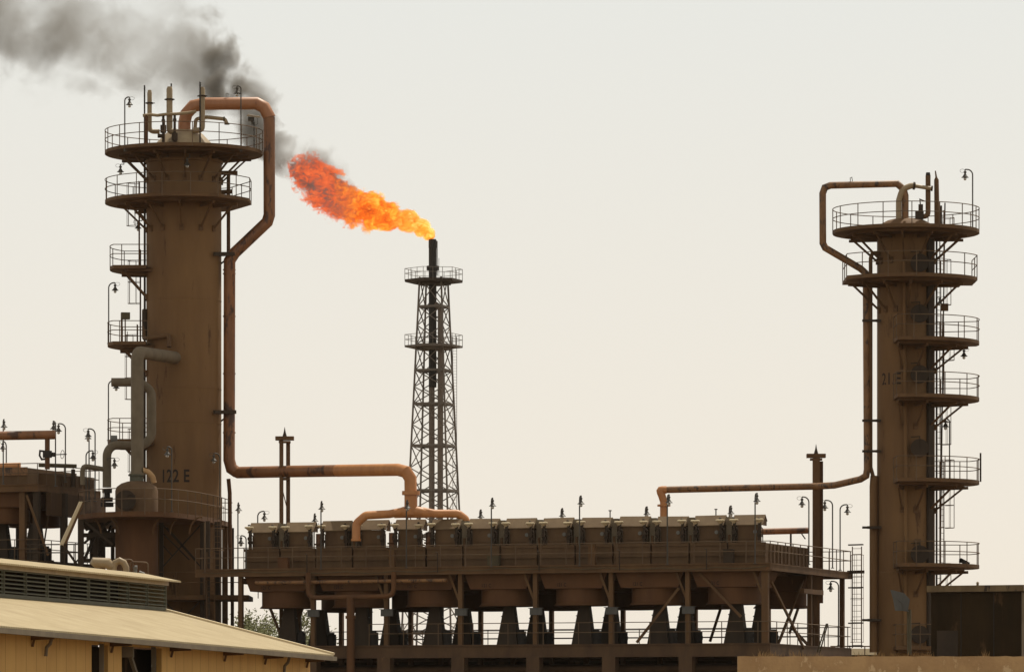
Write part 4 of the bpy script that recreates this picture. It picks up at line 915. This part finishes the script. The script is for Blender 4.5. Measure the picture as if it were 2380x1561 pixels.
far = ramp_(n1, [(.42,(.14,.105,.09)),(.49,(.20,.125,.10)),(.52,(.50,.095,.05)),(.565,(.90,.14,.04)),(.64,(.98,.24,.08))])
tn = mth('ADD', tt, mth('MULTIPLY_ADD', nbig, .8, -.4))
c_ = mixc(mapr(tn, .02, .30), near, mid); c_ = mixc(mapr(tn, .50, .74), c_, far)
dens = mth('MULTIPLY', f_, 5.0)
pv = N(n,'ShaderNodeVolumePrincipled'); pv.inputs['Color'].default_value = (0,0,0,1); n.links.new(dens, pv.inputs['Density']); n.links.new(dens, pv.inputs['Emission Strength']); n.links.new(c_, pv.inputs['Emission Color'])
o_ = N(n,'ShaderNodeOutputMaterial'); n.links.new(pv.outputs[0], o_.inputs['Volume']); m.cycles.volume_step_rate = .08
fl_ = MB(); pp = [W(a, b_, YF) for a, b_, c_ in FS]; fl_.tube([pp[0]]+pp[1:-1:2]+[pp[-2]+(pp[-2]-pp[-6])*.7], [.35]+[c_*1.7+.35 for a, b_, c_ in FS[1:-1:2]]+[.6], 24)
tag(fl_.build('flame', m, loc=W(1005,556,YF)), 'long orange and yellow flame streaming left from the flare tip', 'flame')
# smoke
SS = [(800,440,30),(765,412,46),(715,385,58),(655,372,60),(618,335,55),(597,290,58),(577,245,62),(552,208,66),(500,190,85),(450,165,110),(400,130,125),(335,95,140),(265,75,145),(195,70,145),(120,60,145),(45,55,145),(-40,40,150),(-140,30,160)]
hb = MB(); pts = [W(a, b_, YF) for a, b_, c__ in SS]; 
hb.tube([pts[0]-(pts[1]-pts[0])*.9]+pts, [.3]+[c__/22.6*1.45 for a, b_, c__ in SS], 28)
m = bpy.data.materials.new('smoke'); m.use_nodes = True; n = m.node_tree; n.nodes.clear()
G = N(n,'ShaderNodeNewGeometry').outputs['Position']
env = envelope(G, [(W(a, b_, YF), c__/22.6) for a, b_, c__ in SS])
n0 = noi(G, .26, 7, .5, (0,0,0), .62); nl = noi(G, .115, 3, .3, (11,2,5))
d_ = mth('ADD', env, mth('MULTIPLY_ADD', n0, 3.2, -1.66)); f_ = mapr(d_, 0.0, .55)
sx_ = N(n,'ShaderNodeSeparateXYZ'); n.links.new(G, sx_.inputs[0]); tx = mapr(sx_.outputs['X'], X(0,YF), X(800,YF))
k_ = ramp_(tx, [(.0,(.12,)*3),(.30,(.09,)*3),(.50,(.075,)*3),(.58,(.13,)*3),(.625,(.48,)*3),(.73,(.50,)*3),(.79,(.34,)*3),(.86,(.70,)*3),(.95,(.80,)*3),(1.0,(.3,)*3)])
pm = N(n,'ShaderNodeMapRange'); pm.inputs['From Min'].default_value = .42; pm.inputs['From Max'].default_value = .60; pm.inputs['To Min'].default_value = .22; pm.inputs['To Max'].default_value = 2.2; n.links.new(nl, pm.inputs['Value'])
dn = mth('MULTIPLY', mth('MULTIPLY', f_, pm.outputs[0]), k_)
pv = N(n,'ShaderNodeVolumePrincipled'); pv.inputs['Color'].default_value = (.35,.33,.30,1); pv.inputs['Anisotropy'].default_value = .2; n.links.new(dn, pv.inputs['Density'])
o_ = N(n,'ShaderNodeOutputMaterial'); n.links.new(pv.outputs[0], o_.inputs['Volume']); m.cycles.volume_step_rate = .12
sm = hb.build('smoke', m, loc=W(600,300,YF)); tag(sm, 'grey smoke plume drifting up to the left from the flame', 'smoke', kind='stuff')

# ------------------------------------------------------------ shed, lower left
wd = V((.97,-.23,0)).normalized(); ed = V((-.227,-.974,0)).normalized()   # across to eave, along towards camera
M['roof'] = stripemat('corrugated_roof', (.385,.310,.180), (.31,.240,.130), (.47,.395,.26), tuple(ed), 34, 0)
M['wall'] = stripemat('ochre_board_wall', (.64,.375,.110), (.54,.305,.088), (.34,.18,.055), tuple(ed), 1.25, .05)
E0 = V((-5.46,148.8,4.36)); R0 = V((-10.7,150.0,5.74)); LN = 45
t = thing('shed', (E0.x,E0.y,0), 'ochre walled shed with pale pitched roof and louvred ridge vent', 'building')
E1 = E0+ed*LN+V((0,0,.34)); R1 = R0+ed*(LN+1); BK = R0-wd*6+V((0,0,-1.5)); BK1 = R1-wd*6+V((0,0,-1.5))
dz = V((0,0,-.05)); b = MB()
def slab(b, a, c, d, e_, th=.05):
    q = V((0,0,-th)); b.hexa([a+q, c+q, d+q, e_+q, a, c, d, e_])
slab(b, E1, E0, R0, R1); slab(b, R1, R0, BK, BK1); rf = b.build('roof', 'roof', t)
b = MB(); b.bar(E1+V((0,0,-.075))-wd*.02, E0+V((0,0,-.075))-wd*.02, .10, .05); b.build('eave_shade_strip', 'black', t)  # black strip paints the shaded gap between roof edge and gutter
b = MB(); b.bar(E1+V((0,0,-.12))+wd*.04, E0+V((0,0,-.12))+wd*.04, .14, .13); b.build('gutter', 'greyp', t)
b = MB(); b.bar(E0+V((0,0,.03))-ed*.03, R0+V((0,0,.03))-ed*.03, .22, .07); b.build('verge_trim', 'cream', t)
# ridge vent
b = MB(); h = .92
nb_ = 12; seg = 1.9
fr_ = MB()
for k in range(24):
    p = R0+ed*(k*seg)+V((0,0,.02)); fr_.bar(p, p+V((0,0,h)), .09, .09)
fr_.bar(R0+V((0,0,.05)), R1+V((0,0,.05)), .1, .1); fr_.bar(R0+V((0,0,h-.03)), R1+V((0,0,h-.03)), .1, .1)
vt = fr_.build('ridge_vent', 'green', t)
lv = MB()
for k in range(6):
    z_ = .14+k*.118; a = R0+V((0,0,z_))+wd*.02; c = R1+V((0,0,z_))+wd*.02
    lv.hexa([a, c, c-wd*.10+V((0,0,.035)), a-wd*.10+V((0,0,.035)), a+V((0,0,.03)), c+V((0,0,.03)), c-wd*.10+V((0,0,.06)), a-wd*.10+V((0,0,.06))])
lv.build('louvre', 'green', vt)
b = MB(); a = R0-wd*.55; c = R1-wd*.55; b.hexa([R1-wd*1.6, R0-wd*1.6, R0-wd*1.5, R1-wd*1.5]+[q+V((0,0,h+.05)) for q in (R1-wd*1.6, R0-wd*1.6, R0-wd*1.5, R1-wd*1.5)]); b.build('back_panel', 'darkwall', vt)
b = MB(); u0 = R0-ed*.02; b.hexa([u0-wd*1.5, u0, u0+ed*.06, u0-wd*1.5+ed*.06]+[q+V((0,0,h)) for q in (u0-wd*1.5, u0, u0+ed*.06, u0-wd*1.5+ed*.06)]); b.build('end_panel', 'beige', vt)
b = MB(); F0 = R0-ed*.3+wd*.42+V((0,0,h+.0)); F1 = R1+wd*.42+V((0,0,h+.0)); G0 = R0-ed*.3-wd*.75+V((0,0,h+.24)); G1 = R1-wd*.75+V((0,0,h+.24)); H0 = R0-ed*.3-wd*1.9+V((0,0,h)); H1 = R1-wd*1.9+V((0,0,h))
slab(b, F1, F0, G0, G1, .05); slab(b, G1, G0, H0, H1, .05); b.build('vent_roof', 'roof', vt)
b = MB(); b.bar(R0+wd*.08+V((0,0,h-.08)), R1+wd*.08+V((0,0,h-.08)), .06, .14); b.build('fascia_board', 'beige', vt)
# wall with openings
w0 = E0-wd*.72; w0.z = 0
def wp(s_, z_): q = w0+ed*s_; return V((q.x, q.y, z_))
def wallseg(b, s0, s1, z0, z1f):
    q0, q1 = wp(s0,z0), wp(s1,z0); zz0 = 4.36+.17-.07+.0076*s0; zz1 = 4.36+.17-.07+.0076*s1
    if z1f is not None: zz0 = zz1 = z1f
    b.hexa([q1, q0, q0-wd*.15, q1-wd*.15, V((q1.x,q1.y,zz1)), V((q0.x,q0.y,zz0)), V((q0.x,q0.y,zz0))-wd*.15, V((q1.x,q1.y,zz1))-wd*.15])
b = MB()
for s0, s1, z0, z1 in ((.1,15.4,0,None),(19.0,20.2,0,None),(21.6,44,0,None),(15.4,19.0,4.30,None),(20.2,21.6,4.30,None)): wallseg(b, s0, s1, z0, z1)
b.build('wall', 'wall', t)
b = MB(); q0 = w0-wd*.16; q1 = w0-wd*10; b.bar(V((q0.x,q0.y,2.1))+ed*.2, V((q1.x,q1.y,2.1))+ed*.2, .15, 4.2); q2 = q1+ed*44; b.bar(V((q1.x,q1.y,2.0))+ed*.3, V((q2.x,q2.y,2.0)), .15, 4.0); b.build('back_wall', 'wall', t)
b = MB(); q0 = w0-wd*.9; b.bar(V((q0.x,q0.y,2.1))+ed*3, V((q0.x,q0.y,2.1))+ed*26, .1, 4.4); b.build('opening_shade_sheet', 'darkwall', t)  # added near-black sheet, paints the interior shade behind the openings
b = MB()
for s_ in (20.9, 16.3):
    b.bar(wp(s_,0)-wd*.05+wd*.1, wp(s_,4.33)+wd*.05, .12, .12)
b.bar(wp(18.6,4.2)+wd*.06, wp(17.2,2.9)+wd*.06, .10, .10); b.box(tuple(wp(18.6,4.15)+wd*.05), .3, .4, .28); b.build('door_post', 'greyp', t)
for s_ in (.6, 5.2, 9.4, 14.6, 20.0, 26.5):
    b = MB(); z_ = 4.36+.0076*s_; p = wp(s_,z_-.18); b.bar(p, p+wd*.60+V((0,0,.02)), .09, .11); b.bar(wp(s_,z_-.40)+wd*.03, wp(s_,z_-.2)+wd*.08, .06, .06); b.build('rafter_end', 'steel', t)
for s_ in (3.3, 25.6):
    z_ = 4.36+.0076*s_; b = MB(); b.tube([wp(s_,z_-.12)+wd*.25, wp(s_,z_-.30)+wd*.2, wp(s_,z_-.40)+wd*.1, wp(s_,z_-.62)+wd*.08], .045, 8); b.build('downspout', 'greyp', t)
# items on the shed ridge
def ridge_thing(name, label, px_, py_, Y):
    return thing(name, tuple(W(px_, py_, Y)), label, 'vent')
YV = 152.5
t = ridge_thing('roof_vent', 'low tan rounded vent box on the shed ridge', 238, 1316, YV); b = MB()
b.tube([W(214,1313,YV), W(220,1307,YV), W(250,1308,YV), W(261,1318,YV)], [.10,.17,.17,.12], 14); b.build('hood', 'beige', t)
MB().tube([W(238,1318,YV), W(238,1345,YV)], .1, 10).build('neck', 'steel', t)
t = ridge_thing('roof_vent', 'tan swan-neck vent arching over the shed ridge', 278, 1330, YV); b = MB()
b.tube([W(264,1340,YV), W(264,1318,YV), W(268,1307,YV), W(278,1302,YV), W(288,1307,YV), W(293,1318,YV), W(293,1332,YV)], .10, 14); b.build('pipe', 'beige', t)
for i, (x0_, x1_, yt, lab) in enumerate(((222,240,1300,'small hooped rail left of the low tan roof vent'),(250,258,1304,'narrow hooped rail left of the swan-neck vent'),(281,309,1299,'larger hooped rail behind the swan-neck vent'),(302,344,1305,'widest hooped rail above the right end of the ridge vent'))):
    b = MB(); b.tube(elbow([W(x0_,1345,YV+.5), W(x0_,yt,YV+.5), W(x1_,yt+1,YV+.5), W(x1_,1345,YV+.5)], .12, 4), .024, 6); tag(b.build('hoop_rail', 'rail', loc=W(x0_,1345,YV+.5)), lab, 'rail', 'hooped rails behind the shed ridge')
t = ridge_thing('valve_cluster', 'two small grey valves between the hooped rails', 318, 1330, YV); b = MB()
b.tube([W(315,1340,YV), W(315,1322,YV), W(312,1316,YV)], .05, 8); b.tube([W(313,1318,YV), W(319,1318,YV)], .07, 10); b.tube([W(326,1340,YV), W(326,1330,YV)], .07, 10); b.tube([W(323,1329,YV), W(335,1334,YV)], .06, 10); b.build('valve', 'galv', t)

# ------------------------------------------------------------ lower right: shelter, wall, floodlight
K = Fr(X(2370,200.0), 200.0, 21); zs = Z(1358,200)
t = thing('concrete_shelter', tuple(K.P(0,0,0)), 'flat-roofed dark shelter with stained fascia at the lower right', 'building')
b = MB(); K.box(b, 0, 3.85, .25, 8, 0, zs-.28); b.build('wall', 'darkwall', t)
b = MB(); b.add([K.P(-.004,.3,0),K.P(-.004,7.9,0),K.P(-.004,7.9,zs-.3),K.P(-.004,.3,zs-.3)], [(0,1,2,3)]); b.build('side_wall', 'fascia', t)
b = MB(); K.box(b, -.15, 3.97, 0, 8.2, zs-.26, zs); b.build('roof_slab', 'fascia', t)
for s_ in (1.15, 2.55):
    b = MB(); K.box(b, s_, s_+.03, .235, .248, 0, zs-.3); b.build('panel_joint', 'black', t)
b = MB(); K.box(b, 2.7, 3.6, .23, .248, 0, 6.2); b.build('door', 'dark', t)
b = MB(); p = K.P(1.9,.4,zs); b.lathe([(.05,0),(.05,.1),(.08,.1),(.02,.16)], p, 8); b.build('roof_finial', 'fascia', t)
YW = 180; zw = Z(1524,YW)
t = thing('boundary_wall', (X(2050,YW),YW,0), 'weathered mud-coloured wall along the lower right edge', 'wall')
b = MB(); x0_ = X(1715,YW); x1_ = X(2700,YW); nseg = 60
top = [(x0_+(x1_-x0_)*i/nseg, zw+.035*noise.noise(V((i*.7,0,3)))) for i in range(nseg+1)]
for (a, za), (c, zc) in zip(top, top[1:]):
    b.add([(a,YW,0),(c,YW,0),(c,YW,zc),(a,YW,za),(a,YW+.4,0),(c,YW+.4,0),(c,YW+.4,zc),(a,YW+.4,za)], [(0,1,2,3),(5,4,7,6),(3,2,6,7)])
b.add([(x0_,YW,0),(x0_,YW+.4,0),(x0_,YW+.4,top[0][1]),(x0_,YW,top[0][1])], [(0,3,2,1)]); b.build('wall_body', 'concrete', t)
b = MB(); b.prism([(x0_+.1,YW+.45),(x1_,YW+.45),(x1_,YW+16),(x0_+1.5,YW+16)], 0, zw-.08); tag(b.build('embankment', 'earth'), None, None, kind='structure')
b = MB()
for k in range(380):
    cl_ = random.choice((1764,1775,1790,1801,1850,1868,1900,2000,2030,2045,2078,2110,2140,2155,2290)); px_ = cl_+random.gauss(0,7); Yg = YW+.7+random.random()*1.5
    x_ = X(px_,Yg); hgt = random.uniform(.12,.38)*random.uniform(.6,1.2); le = random.gauss(0,.35)*hgt; le2 = random.gauss(0,.2)*hgt
    b.add([(x_-.008,Yg,zw-.1),(x_+.008,Yg,zw-.1),(x_+le*.5+.006,Yg+le2*.5,zw-.1+hgt*.6),(x_+le*.5-.006,Yg+le2*.5,zw-.1+hgt*.6),(x_+le,Yg+le2,zw-.1+hgt)], [(0,1,2,3),(3,2,4)])
tag(b.build('dry_grass', 'grass', flat=True), 'tufts of dry grass along the top of the weathered wall', 'grass', kind='stuff')
t = thing('floodlight', (X(2113,190),190,zw-.08), 'large grey hooded floodlight on a pole before the right tower', 'floodlight', 'floodlights')
YG = 190.0
MB().tube([W(2113.5,1520,YG), W(2113,1415,YG)], .085, 12).build('pole', 'olive', t)
b = MB(); hd_ = [(2069,1369),(2076,1393),(2080,1418),(2110,1419),(2115,1392),(2101,1377)]
yn, yf = YG-.38, YG+.38
b.add([W(a,c,yn) for a,c in hd_]+[W(a,c,yf) for a,c in hd_], [(5,4,3,2,1,0),(6,7,8,9,10,11)]+[(i,(i+1)%6,6+(i+1)%6,6+i) for i in range(6)]); b.build('housing', 'lampgrey', t)
b = MB(); b.add([W(2068,1368,yn-.02),W(2080,1419,yn-.02),W(2080,1419,yf+.02),W(2068,1368,yf+.02)], [(0,1,2,3)]); b.build('lens', 'galv', t)
b = MB(); b.tube(elbow([W(2088,1392,yn-.03), W(2098,1400,yn-.03), W(2100,1418,yn-.03), W(2113,1420,YG)], .05, 3), .02, 6); b.build('yoke', 'lampgrey', t)
b = MB(); b.box((X(1990,400),400,Z(1508,400)/2), 14, 8, Z(1508,400)); tag(b.build('distant_building', 'cream', loc=(X(1990,400),400,0)), 'sunlit cream building low between bank and right tower', 'building')
b = MB(); b.tube([W(1930,1501,330), W(2060,1501,330)], .05, 6)
for px_ in (1940, 1975, 2010, 2045): b.tube([W(px_,1501,330), V((X(px_,330),330,0))], .04, 6)
tag(b.build('fence_rail', 'rail', loc=(X(1990,330),330,0)), 'thin rail above the cream building beside the right tower', 'fence')

# ------------------------------------------------------------ trees behind
def tree(px_, top, rad, Y, label, n=4200):
    x_ = X(px_,Y); zt_ = Z(top,Y); t = thing('tree', (x_,Y,0), label, 'tree', 'trees behind the plant')
    b = MB(); b.tube([(x_,Y,0),(x_+.1,Y,zt_*.35),(x_-.1,Y,zt_*.7)], [.22,.16,.07], 8)
    br = []
    for k in range(9):
        a = random.uniform(0,6.28); z0 = zt_*random.uniform(.3,.65); L = rad*random.uniform(.6,1.0); e_ = V((x_+L*math.cos(a), Y+L*math.sin(a), z0+L*random.uniform(.5,1.0)))
        b.tube([(x_,Y,z0),e_], [.07,.02], 5); br.append(e_)
    b.build('trunk', 'bark', t)
    cl = [V((x_+random.gauss(0,rad*.5), Y+random.gauss(0,rad*.5), zt_*random.uniform(.45,.93))) for _ in range(16)]+br
    c = MB()
    for k in range(n):
        q = random.choice(cl); p = q+V((random.gauss(0,.42),random.gauss(0,.42),random.gauss(0,.36)))
        if p.z > zt_: p.z = zt_-random.random()*.5
        a = V((random.gauss(0,1),random.gauss(0,1),random.gauss(0,1))).normalized()*random.uniform(.07,.18); d = a.orthogonal().normalized()*random.uniform(.035,.08)
        c.add([p-a,p+d,p+a,p-d], [(0,1,2,3)])
    c.build('crown', 'leaf', t, flat=True)
tree(548,1424,2.2,335,'leftmost tree, seen left of the first bank column')
tree(592,1412,1.6,345,'tallest thin tree, seen right of the first bank column')
tree(620,1434,1.8,350,'low bushy tree behind the diagonal brace')
tree(660,1416,2.0,340,'tree seen through the left bay beside the steep brace')
tree(718,1446,1.5,352,'rightmost small bush-like tree under the long bank')
tree(700,1452,1.3,362,'small low tree just left of the rightmost one')

# ------------------------------------------------------------ haze
HAZE = 2.5e-5
if HAZE:
    m = bpy.data.materials.new('haze'); m.use_nodes = True; n = m.node_tree; n.nodes.clear()
    pv = N(n,'ShaderNodeVolumePrincipled'); pv.inputs['Color'].default_value = (.95,.90,.80,1); pv.inputs['Density'].default_value = HAZE; pv.inputs['Anisotropy'].default_value = .3
    o_ = N(n,'ShaderNodeOutputMaterial'); n.links.new(pv.outputs[0], o_.inputs['Volume'])
    b = MB().box((0, 280, 46), 900, 640, 94); tag(b.build('haze', m, loc=(0,280,46)), 'thin dusty haze filling the air of the whole plant', 'haze', kind='stuff')
